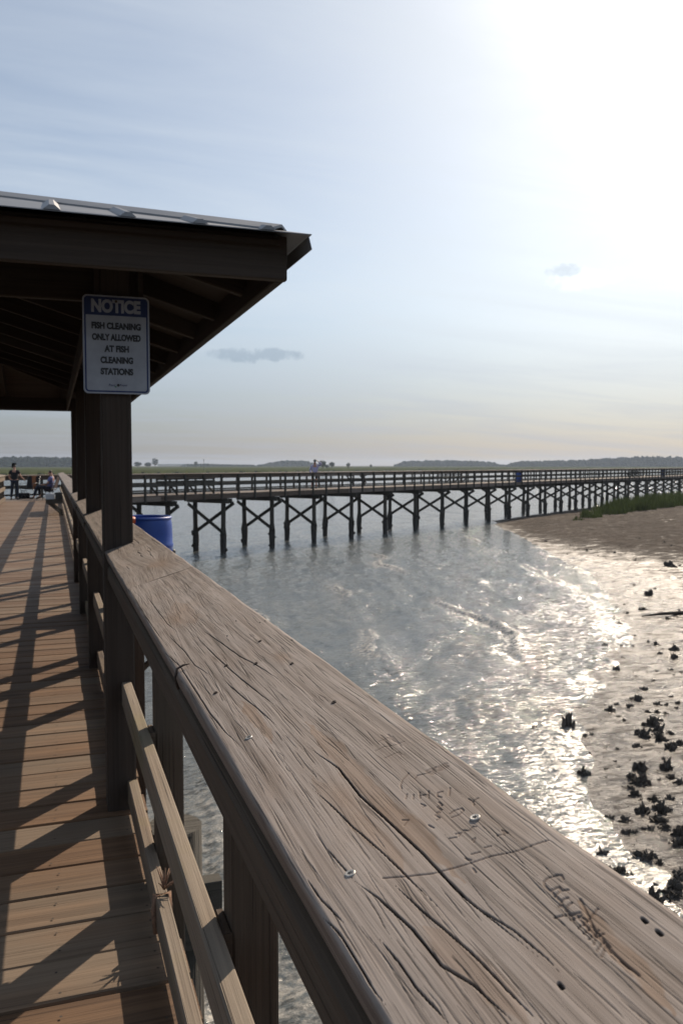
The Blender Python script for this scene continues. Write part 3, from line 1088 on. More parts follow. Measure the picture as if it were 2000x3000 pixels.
# --- left railing ---------------------------------------------------------------------------
lr = thing("wooden_railing", "sunlit wooden railing along the left edge of the boardwalk, ending beside the boy in black", "railing", (-1.8, 17, 0), None)
for y0, y1 in ((-2, 8), (8.01, 18), (18.01, 26), (26.01, 34.6)):
    MB().beam((-1.80, y0, 1.0), (-1.80, y1, 1.0), .19, .038, (.15, 0, 1)).build("cap_board", M['rail'], lr)
    MB().box(-1.775, -1.735, y0, y1, .80, .965).build("top_rail", M['rail'], lr)
    MB().box(-1.775, -1.735, y0, y1, .42, .56).build("mid_rail", M['rail'], lr)
    MB().box(-1.775, -1.735, y0, y1, .03, .17).build("lower_rail", M['rail'], lr)
for j in range(30):
    yy = -1.5 + 1.24 * j
    if yy < 34.7:
        MB().box(-1.866, -1.777, yy - .045, yy + .045, -.33, .975).build("post", M['post'], lr)

# ------------------------------------------------------------------ pavilion over the boardwalk
pv = thing("pavilion", "open wooden pavilion with metal hip roof shading the boardwalk", "pavilion", (-.72, 6.2, 0))
PX0, PX1, PY0, PY1 = -2.23, .795, 2.90, 10.80
for yy, xs_ in ((3.432, 0), (5.95, .028), (8.18, .030), (10.40, .030)):
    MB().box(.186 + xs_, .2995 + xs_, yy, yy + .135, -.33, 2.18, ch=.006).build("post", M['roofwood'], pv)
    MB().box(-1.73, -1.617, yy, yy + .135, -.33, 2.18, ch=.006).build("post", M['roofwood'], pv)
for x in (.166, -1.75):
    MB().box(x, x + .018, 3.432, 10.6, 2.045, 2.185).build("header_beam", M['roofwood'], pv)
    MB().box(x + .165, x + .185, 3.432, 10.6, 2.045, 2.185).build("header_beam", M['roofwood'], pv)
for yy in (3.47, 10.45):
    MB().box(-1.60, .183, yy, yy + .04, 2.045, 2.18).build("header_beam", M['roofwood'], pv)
# fascia boards
FZ0, FZ1 = 2.052, 2.205
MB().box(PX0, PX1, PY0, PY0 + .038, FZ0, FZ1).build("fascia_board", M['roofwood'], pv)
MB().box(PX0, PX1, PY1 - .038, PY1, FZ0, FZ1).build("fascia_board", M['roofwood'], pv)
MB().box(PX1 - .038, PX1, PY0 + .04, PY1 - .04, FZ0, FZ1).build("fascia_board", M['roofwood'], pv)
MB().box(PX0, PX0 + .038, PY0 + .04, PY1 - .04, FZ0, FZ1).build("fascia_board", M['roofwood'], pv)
# rafters and roof; eaves overhang the fascia a little
SL = .318
EX0, EX1, EY0, EY1 = PX0 - .055, PX1 + .055, PY0 - .12, PY1 + .12
EZ = 2.178
half = (EX1 - EX0) / 2
RX = (EX0 + EX1) / 2
RZ = EZ + half * SL
for yy in np.arange(PY0 + .5, PY1 - .3, .61):
    inset = min(1.0, min(yy - EY0, EY1 - yy) / half)
    for sgn, ex in ((1, PX1 - .04), (-1, PX0 + .04)):
        xi = ex - sgn * (half * inset - .1)
        z0, z1 = EZ + .04 * SL - .075 + .09 * SL, EZ - .075 + SL * (half * inset - .04)
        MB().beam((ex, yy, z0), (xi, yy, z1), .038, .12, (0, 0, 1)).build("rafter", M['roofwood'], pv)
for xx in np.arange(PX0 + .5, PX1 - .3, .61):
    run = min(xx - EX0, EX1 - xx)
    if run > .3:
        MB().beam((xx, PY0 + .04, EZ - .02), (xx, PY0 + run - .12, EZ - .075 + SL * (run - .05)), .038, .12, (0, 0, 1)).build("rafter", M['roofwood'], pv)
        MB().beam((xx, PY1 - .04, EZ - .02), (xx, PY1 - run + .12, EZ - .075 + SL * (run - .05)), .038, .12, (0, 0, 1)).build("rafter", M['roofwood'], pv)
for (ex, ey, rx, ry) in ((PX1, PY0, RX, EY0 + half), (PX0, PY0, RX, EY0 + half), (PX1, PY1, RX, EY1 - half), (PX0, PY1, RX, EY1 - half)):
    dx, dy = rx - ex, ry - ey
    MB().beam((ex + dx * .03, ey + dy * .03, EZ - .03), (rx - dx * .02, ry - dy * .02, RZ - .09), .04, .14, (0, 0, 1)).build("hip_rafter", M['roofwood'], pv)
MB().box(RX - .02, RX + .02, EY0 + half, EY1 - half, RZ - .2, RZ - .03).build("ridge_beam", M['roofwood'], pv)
# plywood deck under the sheets, then ribbed sheets
A, B, Cc, D_ = (EX0, EY0, EZ), (EX1, EY0, EZ), (EX1, EY1, EZ), (EX0, EY1, EZ)
E1, E2 = (RX, EY0 + half, RZ), (RX, EY1 - half, RZ)


def sheet(pts, dz0, dz1, mat, name):
    q = MB()
    n = len(pts)
    o = 0
    for p in pts:
        q.v.append((p[0], p[1], p[2] + dz0))
    for p in pts:
        q.v.append((p[0], p[1], p[2] + dz1))
    q.face(range(n), None, .5)
    q.face(range(2 * n - 1, n - 1, -1), None, .5)
    for i_ in range(n):
        j_ = (i_ + 1) % n
        q.face((i_, n + i_, n + j_, j_), None, .5)
    return q


def shrink(p, k_):
    return (p[0] + (RX - p[0]) * k_, p[1] + ((EY0 + EY1) / 2 - p[1]) * k_ * .4, p[2])


for pts in ((A, B, E1), (Cc, D_, E2), (B, Cc, E2, E1), (D_, A, E1, E2)):
    sheet(pts, 0.006, .009, M['metal'], "roof_sheet").build("roof_sheet", M['metal'], pv)
for pts in ((A, B, E1), (Cc, D_, E2), (B, Cc, E2, E1), (D_, A, E1, E2)):
    sheet([shrink(p, .055) for p in pts], -.014, .004, M['roofwood'], "roof_decking").build("roof_decking", M['roofwood'], pv)
ribs = []


def rib(a, b, side, up_):
    q = MB()
    a, b, side, up_ = Vector(a), Vector(b), Vector(side), Vector(up_)
    o = 0
    for p in (a, b):
        for sx, uz in ((-.026, .0095), (-.008, .024), (.008, .024), (.026, .0095)):
            q.v.append(tuple(p + side * sx + up_ * uz))
    for j_ in range(3):
        q.face((o + j_, o + j_ + 1, o + 5 + j_, o + 4 + j_), None, .5)
    q.face((o + 3, o + 2, o + 1, o), None, .5)
    q.face((o + 4, o + 5, o + 6, o + 7), None, .5)
    q.build("roof_rib", M['metal'], pv)


for j in range(-10, 12):
    xx = .012 + .229 * j
    run = min(xx - EX0, EX1 - xx) - .09
    if run > .05:
        rib((xx, EY0 - .004, EZ), (xx, EY0 + run, EZ + run * SL), (1, 0, 0), (0, 0, 1))
        rib((xx, EY1 + .004, EZ), (xx, EY1 - run, EZ + run * SL), (-1, 0, 0), (0, 0, 1))
yy = EY0 + .15
while yy < EY1:
    run = min(half - .04, yy - EY0 - .09, EY1 - yy - .09)
    if run > .05:
        rib((EX1 + .004, yy, EZ), (EX1 - run, yy, EZ + run * SL), (0, 1, 0), (0, 0, 1))
        rib((EX0 - .004, yy, EZ), (EX0 + run, yy, EZ + run * SL), (0, -1, 0), (0, 0, 1))
    yy += .229
for a, b in ((B, E1), (A, E1), (Cc, E2), (D_, E2), (E1, E2)):
    a, b = Vector(a), Vector(b)
    d = (b - a).normalized()
    if a.z < EZ + .05:
        a = a + d * .12
    perp = Vector((d.y, -d.x, 0)).normalized() * .085
    drop = .085 * SL * (.7071 if abs(d.x) > .1 else 1.0)
    q = MB()
    for p in (a, b):
        for off, dz in ((-1, .016 - drop), (0, .030), (1, .016 - drop)):
            q.v.append(tuple(p + perp * off + Vector((0, 0, dz))))
        for off, dz in ((-1, .008 - drop), (0, .020), (1, .008 - drop)):
            q.v.append(tuple(p + perp * off + Vector((0, 0, dz))))
    for f in ((0, 1, 7, 6), (1, 2, 8, 7), (4, 3, 9, 10), (5, 4, 10, 11), (3, 0, 6, 9), (2, 5, 11, 8), (0, 3, 4, 1), (1, 4, 5, 2), (6, 7, 10, 9), (7, 8, 11, 10)):
        q.face(f)
    q.build("hip_cap", M['metal'], pv)
# bent drip edge at the right eave
MB().beam((EX1 - .004, EY0 + .005, EZ - .020), (EX1 - .004, EY1, EZ - .020), .045, .003, (1, 0, .25), ch=.0005).build("drip_edge", M['metal'], pv)

# ------------------------------------------------------------------ notice sign on the near post
SX0, SX1, SZ0, SZ1, SY = .1187, .3705, 1.678, 2.057, 3.405
sg = thing("notice_sign", "white and blue NOTICE sign about fish cleaning on the near pavilion post", "sign", ((SX0 + SX1) / 2, SY, SZ0))


def rounded(x0, x1, z0, z1, r, n=6):
    out = []
    for cx, cz, a0 in ((x1 - r, z1 - r, 0), (x0 + r, z1 - r, 90), (x0 + r, z0 + r, 180), (x1 - r, z0 + r, 270)):
        for i_ in range(n + 1):
            a = R(a0 + 90 * i_ / n)
            out.append((cx + r * math.cos(a), cz + r * math.sin(a)))
    return out


def slab(outline, y0, y1):
    q_ = MB()
    n = len(outline)
    q_.v = [(x, y0, z) for x, z in outline] + [(x, y1, z) for x, z in outline]
    q_.face(range(n), None, .5)
    q_.face(range(2 * n - 1, n - 1, -1), None, .5)
    for i_ in range(n):
        j_ = (i_ + 1) % n
        q_.face((i_, n + i_, n + j_, j_), None, .5)
    return q_


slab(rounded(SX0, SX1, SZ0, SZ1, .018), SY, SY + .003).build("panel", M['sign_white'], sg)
b_ = .006
outer = rounded(SX0 + b_, SX1 - b_, SZ0 + b_, SZ1 - b_, .014)
inner = rounded(SX0 + b_ + .006, SX1 - b_ - .006, SZ0 + b_ + .006, SZ1 - b_ - .006, .009)
q = MB()
n = len(outer)
for ring, yv in ((outer, SY - .0006), (inner, SY - .0006)):
    q.v += [(x, yv, z) for x, z in ring]
for i_ in range(n):
    j_ = (i_ + 1) % n
    q.face((i_, j_, n + j_, n + i_), None, .5)
q.build("border", M['sign_blue'], sg)
HZ = SZ1 - .077
slab([(SX0 + b_ + .004, HZ), (SX1 - b_ - .004, HZ), (SX1 - b_ - .004, SZ1 - b_ - .004), (SX0 + b_ + .004, SZ1 - b_ - .004)], SY - .0009, SY - .0004).build("header_band", M['sign_blue'], sg)


def lettering(text, cx, zbase, height, width, mat, name="lettering", bold=.016, yv=None, parent=None):
    cu = bpy.data.curves.new(name, 'FONT')
    cu.body = text
    cu.align_x = 'CENTER'
    cu.offset = bold
    cu.extrude = .01
    tmp = bpy.data.objects.new(name, cu)
    C.objects.link(tmp)
    dg = bpy.context.evaluated_depsgraph_get()
    dg.update()
    me = bpy.data.meshes.new_from_object(tmp.evaluated_get(dg))
    bpy.data.objects.remove(tmp)
    co = np.empty(len(me.vertices) * 3, dtype=np.float32)
    me.vertices.foreach_get("co", co)
    co = co.reshape(-1, 3)
    x0_, x1_ = co[:, 0].min(), co[:, 0].max()
    h0, h1 = co[:, 1].min(), co[:, 1].max()
    kx, kz = width / (x1_ - x0_), height / (h1 - h0)
    new = np.stack([cx + (co[:, 0] - (x0_ + x1_) / 2) * kx, (SY - .0013 if yv is None else yv) - co[:, 2] * .02, zbase + (co[:, 1] - h0) * kz], -1)
    me.vertices.foreach_set("co", new.astype(np.float32).ravel())
    me.materials.clear()
    me.materials.append(mat)
    me.update()
    ob = bpy.data.objects.new(name, me)
    C.objects.link(ob)
    ob.parent = parent or sg
    ob.matrix_parent_inverse = Matrix.Translation(-Vector(ob.parent.location))
    return ob


smx = (SX0 + SX1) / 2
sw = SX1 - SX0
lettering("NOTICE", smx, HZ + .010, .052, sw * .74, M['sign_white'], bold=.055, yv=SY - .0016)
for i_, (t_, fr) in enumerate((("FISH CLEANING", .74), ("ONLY ALLOWED", .73), ("AT FISH", .37), ("CLEANING", .49), ("STATIONS", .49))):
    lettering(t_, smx, SZ1 - .1300 - i_ * .0440, .0265, sw * fr, M['sign_black'], bold=.055)
lettering("Port", smx - .019, SZ0 + .0285, .0095, .024, M['sign_blue'], "emblem", bold=.0)
lettering("Royal", smx + .024, SZ0 + .0285, .0095, .026, M['sign_blue'], "emblem", bold=.0)
slab([(smx + .004 + .0055 * math.cos(a * math.pi / 8), SZ0 + .0335 + .0055 * math.sin(a * math.pi / 8)) for a in range(16)], SY - .0012, SY - .0006).build("emblem", M['sign_black'], sg)
slab([(smx - .006 + .004 * math.cos(a * math.pi / 6), SZ0 + .0275 + .003 * math.sin(a * math.pi / 6)) for a in range(12)], SY - .0012, SY - .0006).build("emblem", M['sign_green'], sg)
for zc in (SZ1 - .022, SZ0 + .10):
    if zc > SZ1 - .1:
        slab([(smx + .005 * math.cos(a * math.pi / 6), zc + .005 * math.sin(a * math.pi / 6)) for a in range(12)], SY - .005, SY - .0018).build("bolt", M['rust'], sg)

# ------------------------------------------------------------------ the far pier
T0, T1 = -30.0, 128.0
WID = 2.32
pr = thing("pier", "long wooden pier on cross-braced pilings running across the water into the distance", "pier", tuple(pier(0, 1.1)))
m = MB()
t = T0
while t < T1:
    m.beam(pier(t, -.03, -.02), pier(t, WID + .03, -.02), .135, .036, ch=.003)
    t += .142
m.build("deck_boards", M['pierwood'], pr)
for o in (.0, WID):
    m = MB()
    t = T0
    while t < T1:
        m.beam(pier(t, o, -.15), pier(min(t + 7.24, T1), o, -.15), .04, .215)
        t += 7.24
    m.build("rim_joist", M['pierwood'], pr)
for o in (.75, 1.55):
    MB().beam(pier(T0, o, -.15), pier(T1, o, -.15), .04, .21).build("floor_joist", M['pierpost'], pr)
for i in range(-4, 40):
    t = -14.95 + 3.62 * i
    if t > T1:
        break
    zf, _, _ = ground_z(np.array([[pier(t, 1).x]]), np.array([[pier(t, 1).y]]))
    foot = min(float(zf[0, 0]) - .5, -3.6)
    for sd_ in (-.13, .13):
        MB().beam(pier(t + sd_, -.30, -.385), pier(t + sd_, WID + .30, -.385), .045, .24).build("cap_beam", M['pierpost'], pr)
    for o in (.17, 2.18):
        lean = random.gauss(0, .03)
        pts, rad = [], []
        for zq in (foot, -2.9, -2.45, -2.1, -1.7, -.9, -.28):
            pts.append(pier(t + lean * (zq / 3), o + random.gauss(0, .008), zq))
            rad.append({-2.9: .150, -2.45: .165, -2.1: .145 + random.uniform(0, .05)}.get(zq, .118))
        q = MB().tube(pts, rad, 10)
        # oyster crust lumps on the tidal part
        for c_ in range(random.randint(3, 8)):
            zc = random.uniform(-2.95, -1.85)
            a = random.uniform(0, 6.28)
            cc = pier(t, o, zc) + (PD * math.cos(a) + PN * math.sin(a)) * .14
            rr = random.uniform(.05, .11)
            q.lathe([(0.002, -rr), (rr * .8, -rr * .5), (rr, 0.0), (rr * .6, rr * .7), (.002, rr)], 6, tuple(cc), smooth=False)
        q.build("piling", M['pile'], pr)
    MB().beam(pier(t - .17, -.12, -2.05), pier(t - .17, WID + .20, -.58), .045, .17, PD.cross(PN)).build("cross_brace", M['pierpost'], pr)
    MB().beam(pier(t + .17, WID + .05, -2.05), pier(t + .17, -.38, -.48), .045, .17, PD.cross(PN)).build("cross_brace", M['pierpost'], pr)


def pier_rail(o, sgn, gaps, label):
    """railing along one edge; sgn points outward across the pier"""
    rl = thing("wooden_railing", label, "railing", tuple(pier(0, o)))
    for a, b in gaps:
        t_ = a
        while t_ < b - .05:
            e = min(t_ + 4.8, b)
            MB().beam(pier(t_, o - sgn * .03, .955), pier(e - .004, o - sgn * .03, .955), .19, .036, (PN * (-sgn * .12) + Vector((0, 0, 1)))).build("cap_board", M['pierwood'], rl)
            t_ = e
        t_ = a
        up = Vector((0, 0, 1))
        while t_ < b - .05:
            e = min(t_ + 14.4, b)
            MB().beam(pier(t_, o - sgn * .025, .845), pier(e, o - sgn * .025, .845), .04, .17, up).build("top_rail", M['pierwood'], rl)
            MB().beam(pier(t_, o - sgn * .025, .475), pier(e, o - sgn * .025, .475), .04, .14, up).build("mid_rail", M['pierpost'], rl)
            MB().beam(pier(t_, o - sgn * .025, .145), pier(e, o - sgn * .025, .145), .04, .075, up).build("lower_rail", M['pierpost'], rl)
            t_ = e
    first = None
    k_ = 0
    t_ = T0 + .35
    while t_ < T1 - 20:
        if any(a - .1 <= t_ <= b + .1 for a, b in gaps):
            p_ = pier(t_, o + sgn * .045)
            if first is None:
                first = MB().beam(p_ + Vector((0, 0, -.30)), p_ + Vector((0, 0, .935)), .09, .09, PD).build("post", M['pierpost'], rl)
                base = p_.copy()
            else:
                c_ = first.copy()
                C.objects.link(c_)
                c_.location = p_ - base
        t_ += 1.2
    return rl


pier_rail(0.0, -1, ((T0, -23.6), (-20.3, T1)), "near-side wooden railing of the far pier, with benches against it")
pier_rail(WID, 1, ((T0, T1),), "back wooden railing of the far pier, on its marsh side")


def wall_bench(name, label, t0, t1, o, inward, posts, group=None, mat=None):
    """a bench built against a railing: seat on diagonal braces, two back slats"""
    mat = mat or M['pierpost']
    b = thing(name, label, "bench", tuple(pier((t0 + t1) / 2, o)), group)
    seat = MB()
    for k_ in range(3):
        oo = o + inward * (.10 + .15 * k_)
        seat.beam(pier(t0, oo, .475), pier(t1, oo, .475), .14, .038)
    seat.build("seat", mat, b)
    for zc in (.63, .745):
        MB().beam(pier(t0, o + inward * .02, zc), pier(t1, o + inward * .02, zc), .035, .075, Vector((0, 0, 1))).build("back_slat", mat, b)
    for k_ in range(posts):
        tt = t0 + .06 + (t1 - t0 - .12) * k_ / (posts - 1)
        MB().beam(pier(tt, o + inward * .02, .41), pier(tt, o + inward * .5, .41), .04, .09, Vector((0, 0, 1))).build("seat_bearer", mat, b)
        MB().beam(pier(tt, o + inward * .44, .38), pier(tt, o + inward * .02, .03), .04, .085, PD.cross(PN)).build("brace", mat, b)
        MB().beam(pier(tt, o + inward * .045, .0), pier(tt, o + inward * .045, .90), .07, .07, PD).build("back_post", mat, b)
    return b


wall_bench("bench", "railing bench with two back slats on the far pier, nearest the junction with the boardwalk", -15.7, -12.0, .06, 1, 4, "benches on the far pier")
wall_bench("bench", "railing bench with two back slats on the far pier, just before the bright blue barrel", 13.2, 17.1, WID - .06, -1, 4, "benches on the far pier")
wall_bench("bench", "small dark bench far along the pier, between the two blue barrels", 51.6, 54.4, .06, 1, 3, "benches on the far pier")
# fish-cleaning shelf at the back railing
tb = thing("cleaning_table", "small wooden cleaning table on diagonal brackets by the pier railing", "table", tuple(pier(.2, WID)))
m = MB()
for k_ in range(3):
    m.beam(pier(-.75, .10 + .16 * k_, .81), pier(1.05, .10 + .16 * k_, .81), .15, .04)
m.build("table_top", M['pierwood'], tb)
for tt in (-.55, .85):
    MB().beam(pier(tt, .02, .76), pier(tt, .52, .76), .04, .08, Vector((0, 0, 1))).build("bearer", M['pierpost'], tb)
    MB().beam(pier(tt, .48, .74), pier(tt, .03, .30), .04, .08, PD.cross(PN)).build("bracket", M['pierpost'], tb)

# ------------------------------------------------------------------ barrels


def barrel(label, loc, mat, group="blue litter barrels", bag=False):
    b = thing("litter_barrel", label, "barrel", loc, group)
    prof = [(.02, .006), (.262, .0), (.276, .012), (.284, .05), (.283, .20), (.286, .25), (.291, .262), (.291, .285), (.286, .297), (.285, .50), (.287, .56), (.292, .572), (.292, .596), (.287, .608),
            (.284, .70), (.280, .80), (.272, .842), (.268, .856)]
    q_ = MB().lathe(prof + [(.262, .852), (.258, .80), (.262, .30), (.255, .06), (.02, .05)], 40, loc)
    q_.build("body", mat, b)
    ring = [(.268 + .014 * math.cos(a), .862 + .016 * math.sin(a)) for a in np.linspace(0, 2 * math.pi, 9)]
    MB().lathe(ring, 40, loc).build("rim", mat, b)
    MB().lathe([(.001, -.02), (.03, -.02), (.03, .02), (.02, .03), (.001, .03)], 12, (loc[0] + .285, loc[1] - .02, loc[2] + .50)).build("bung", M['dark_plastic'], b)
    return b


bp = at_z(422, 1512, .88)
bl = barrel("bright blue plastic barrel just beyond the near pavilion post, an orange bag in its mouth", (bp.x, bp.y + .02, 0), M['blue'])
p_ = pier(23.6, .45)
barrel("bright blue barrel standing out on the far pier near the back-slat bench", tuple(p_), M['blue'])
p_ = pier(65.4, .5)
barrel("small dark navy barrel furthest away along the pier", tuple(p_), M['navy'])
q = MB()
o = 0
bx, by = bp.x - .17, bp.y - .19
nn = 14
rr_ = random.Random(3)
for k_ in range(5):
    for a in range(nn):
        an = 2 * math.pi * a / nn
        r_ = (.05, .075, .08, .055, .004)[k_] * rr_.uniform(.75, 1.3)
        q.v.append((bx + r_ * math.cos(an), by + r_ * math.sin(an) * .8, .80 + .028 * k_ + rr_.uniform(-.008, .008)))
for k_ in range(4):
    for a in range(nn):
        b_2 = (a + 1) % nn
        q.face((k_ * nn + a, k_ * nn + b_2, (k_ + 1) * nn + b_2, (k_ + 1) * nn + a), None, .5, True)
tag(q.build("plastic_bag", M['orange']), "crumpled orange plastic bag poking out of the near blue barrel", "bag")

# ------------------------------------------------------------------ bench, cooler and box on the boardwalk
nb = thing("bench", "dark plank bench cantilevered from the right railing of the boardwalk, seen end-on", "bench", (.1, 25.6, 0))
m = MB()
for k_ in range(3):
    m.box(-.20 + .16 * k_, -.05 + .16 * k_, 24.4, 27.0, .41, .45)
m.build("seat", M['pierpost'], nb)
for yy in (24.42, 25.6, 26.9):
    MB().box(-.20, .24, yy, yy + .04, .325, .409).build("seat_bearer", M['pierpost'], nb)
    MB().beam((-.14, yy + .06, .34), (.25, yy + .06, .0), .04, .085, (0, 1, 0)).build("brace", M['pierpost'], nb)
bx_ = thing("tackle_box", "dark tackle box standing on the boardwalk bench against the railing", "box", (.17, 24.6, .45))
MB().box(.05, .24, 24.45, 24.85, .4505, .58, ch=.012).build("body", M['dark_plastic'], bx_)
MB().box(.045, .245, 24.44, 24.86, .5805, .635, ch=.015).build("lid", M['dark_plastic'], bx_)
MB().tube([(.15, 24.55, .635), (.15, 24.56, .665), (.15, 24.74, .665), (.15, 24.75, .635)], .008, 8).build("handle", M['dark_plastic'], bx_)
co_ = thing("cooler", "pale grey cooler on the boardwalk bench beside the dark tackle box", "cooler", (-.06, 24.7, .45))
MB().box(-.20, .03, 24.5, 24.95, .4505, .56, ch=.012).build("body", M['cooler_white'], co_)
MB().box(-.206, .036, 24.49, 24.96, .5605, .60, ch=.012).build("lid", M['cooler_white'], co_)
# frayed rope on the lower rail
q = MB()
c0 = Vector((.29, 2.46, .14))
for k_ in range(26):
    a, e = rr_.uniform(-.6, 1.3), rr_.uniform(.2, 1.4)
    d = Vector((math.sin(a) * .5, rr_.uniform(-.7, .7), math.sin(e))).normalized()
    l_ = rr_.uniform(.03, .075)
    q.tube([c0, c0 + d * l_ * .6, c0 + d * l_ + Vector((0, 0, -.006))], [.003, .0022, .001], 5)
q.tube([(.262, 2.44, .02), (.258, 2.45, .08), (.262, 2.46, .126), (.304, 2.46, .128), (.306, 2.45, .05)], .008, 8)
tag(q.build("rope", M['rope']), "frayed brown rope end tied round the lower rail", "rope")

# ------------------------------------------------------------------ people and chairs


def skin_obj(name, mat, parent, verts, edges, radii, root=0, sub=2, taper=None):
    me = bpy.data.meshes.new(name)
    me.from_pydata([tuple(v) for v in verts], edges, [])
    ob = bpy.data.objects.new(name, me)
    C.objects.link(ob)
    md = ob.modifiers.new("skin", 'SKIN')
    me.skin_vertices[0].data
    for i_, r_ in enumerate(radii):
        me.skin_vertices[0].data[i_].radius = r_ if isinstance(r_, tuple) else (r_, r_)
    me.skin_vertices[0].data[root].use_root = True
    md.use_smooth_shade = True
    sb = ob.modifiers.new("sub", 'SUBSURF')
    sb.levels = sub
    sb.render_levels = sub
    me.materials.append(mat)
    if parent:
        ob.parent = parent
    return ob


def person(label, loc, yaw, scale, J, shirt, bottoms, bottom_len, sleeve, hat, hair=None, shoes='dark_plastic'):
    """J: joints in a local frame, x to the person's left, y forward (negative = behind), z up, metres for a 1.75 m body"""
    root = thing("person", label, "person", tuple(loc))
    root.rotation_euler = (0, 0, yaw)
    root.scale = (scale,) * 3
    V = {k_: Vector(v) for k_, v in J.items()}
    vs, es, rs, idx = [], [], [], {}

    def add(n_, p, r_):
        idx[n_] = len(vs)
        vs.append(Vector(p))
        rs.append(r_)

    def lk(a, b):
        es.append((idx[a], idx[b]))
    add('pelvis', V['pelvis'], (.15, .11))
    add('waist', V['pelvis'].lerp(V['chest'], .45), (.135, .10))
    add('chest', V['chest'], (.155, .115))
    add('neck', V['neck'], .055)
    hd = (V['head'] - V['neck'])
    add('jaw', V['neck'] + hd * .55 + V['face'] * .012, (.068, .075))
    add('skull', V['head'], (.078, .096))
    add('crown', V['head'] + hd.normalized() * .065, (.055, .07))
    for a, b in (('pelvis', 'waist'), ('waist', 'chest'), ('chest', 'neck'), ('neck', 'jaw'), ('jaw', 'skull'), ('skull', 'crown')):
        lk(a, b)
    add('nose', V['head'] + V['face'] * .112 - hd.normalized() * .02, .012)
    lk('skull', 'nose')
    for sd, sx in (('l', 1), ('r', -1)):
        add(sd + 'sh', V[sd + 'sh'], .058)
        add(sd + 'el', V[sd + 'el'], .040)
        add(sd + 'wr', V[sd + 'wr'], .028)
        hdir = (V[sd + 'wr'] - V[sd + 'el']).normalized()
        add(sd + 'pl', V[sd + 'wr'] + hdir * .07, (.036, .020))
        lk('chest', sd + 'sh')
        lk(sd + 'sh', sd + 'el')
        lk(sd + 'el', sd + 'wr')
        lk(sd + 'wr', sd + 'pl')
        side = hdir.cross(Vector((0, 0, 1)) if abs(hdir.z) < .8 else Vector((0, 1, 0))).normalized()
        curl = side.cross(hdir) * (-.25)
        for f_, (off, ln) in enumerate(((-.027, .07), (-.009, .082), (.009, .078), (.026, .06))):
            b_ = V[sd + 'wr'] + hdir * .09 + side * off
            add(f'{sd}f{f_}a', b_ + hdir * ln * .5, .0085)
            add(f'{sd}f{f_}b', b_ + (hdir + curl).normalized() * ln, .007)
            lk(sd + 'pl', f'{sd}f{f_}a')
            lk(f'{sd}f{f_}a', f'{sd}f{f_}b')
        add(sd + 'th', V[sd + 'wr'] + hdir * .055 - side * .045, .010)
        lk(sd + 'wr', sd + 'th')
        add(sd + 'hip', V[sd + 'hip'], .088)
        add(sd + 'kn', V[sd + 'kn'], .058)
        add(sd + 'cf', V[sd + 'kn'].lerp(V[sd + 'an'], .35), .056)
        add(sd + 'an', V[sd + 'an'], .036)
        add(sd + 'toe', V[sd + 'toe'], .032)
        lk('pelvis', sd + 'hip')
        lk(sd + 'hip', sd + 'kn')
        lk(sd + 'kn', sd + 'cf')
        lk(sd + 'cf', sd + 'an')
        lk(sd + 'an', sd + 'toe')
    skin_obj("body", M['skin'], root, vs, es, rs)
    # shirt
    svs = [V['pelvis'] + Vector((0, 0, -.02)), V['pelvis'].lerp(V['chest'], .45), V['chest'], V['neck'].lerp(V['chest'], .25)]
    srs = [(.175, .135), (.168, .132), (.180, .140), .075]
    ses = [(0, 1), (1, 2), (2, 3)]
    for sd in 'lr':
        a = len(svs)
        svs += [V[sd + 'sh'], V[sd + 'sh'].lerp(V[sd + 'el'], min(1, sleeve))]
        srs += [.078, .060 if sleeve >= 1 else .066]
        ses += [(2, a), (a, a + 1)]
        if sleeve > 1:
            svs.append(V[sd + 'el'].lerp(V[sd + 'wr'], sleeve - 1))
            srs.append(.046)
            ses.append((a + 1, a + 2))
    skin_obj("shirt", M[shirt], root, svs, ses, srs)
    tvs = [V['pelvis'] + Vector((0, 0, .03))]
    trs = [(.168, .128)]
    tes = []
    for sd in 'lr':
        a = len(tvs)
        tvs += [V[sd + 'hip'], V[sd + 'hip'].lerp(V[sd + 'kn'], min(1, bottom_len))]
        trs += [.106, .078 if bottom_len >= 1 else .092]
        tes += [(0, a), (a, a + 1)]
        if bottom_len > 1:
            tvs.append(V[sd + 'kn'].lerp(V[sd + 'an'], bottom_len - 1))
            trs.append(.060)
            tes.append((a + 1, a + 2))
    skin_obj("trousers" if bottom_len > 1 else "shorts", M[bottoms], root, tvs, tes, trs)
    for sd in 'lr':
        d = (V[sd + 'toe'] - V[sd + 'an'])
        skin_obj("shoe", M[shoes], root, [V[sd + 'an'] + Vector((0, 0, -.03)) - d * .25, V[sd + 'an'].lerp(V[sd + 'toe'], .5) + Vector((0, 0, -.02)), V[sd + 'toe'] + d * .12], [(0, 1), (1, 2)], [.042, .045, .036], sub=1)
    # hair, cap
    h0 = V['head']
    u_ = hd.normalized()
    fc = V['face']
    skin_obj("hair", M[hair or 'hair'], root, [h0 - fc * .03 - u_ * .03, h0 - fc * .02 + u_ * .045, h0 + fc * .03 + u_ * .075], [(0, 1), (1, 2)], [(.080, .075), (.083, .088), (.060, .05)], sub=2)
    if hat:
        skin_obj("cap", M[hat], root, [h0 + u_ * .055 - fc * .01, h0 + u_ * .105, h0 + u_ * .055 + fc * .10, h0 + u_ * .045 + fc * .165], [(0, 1), (0, 2), (2, 3)], [(.098, .100), (.060, .06), (.07, .018), (.06, .010)], sub=2)
    # eyes and mouth
    sv = fc.cross(u_).normalized()
    fa = MB()
    for e in (-1, 1):
        c_ = h0 + fc * .098 + sv * (.032 * e) + u_ * .004
        fa.lathe([(.001, -.006), (.009, -.003), (.010, .001), (.001, .006)], 8, tuple(c_))
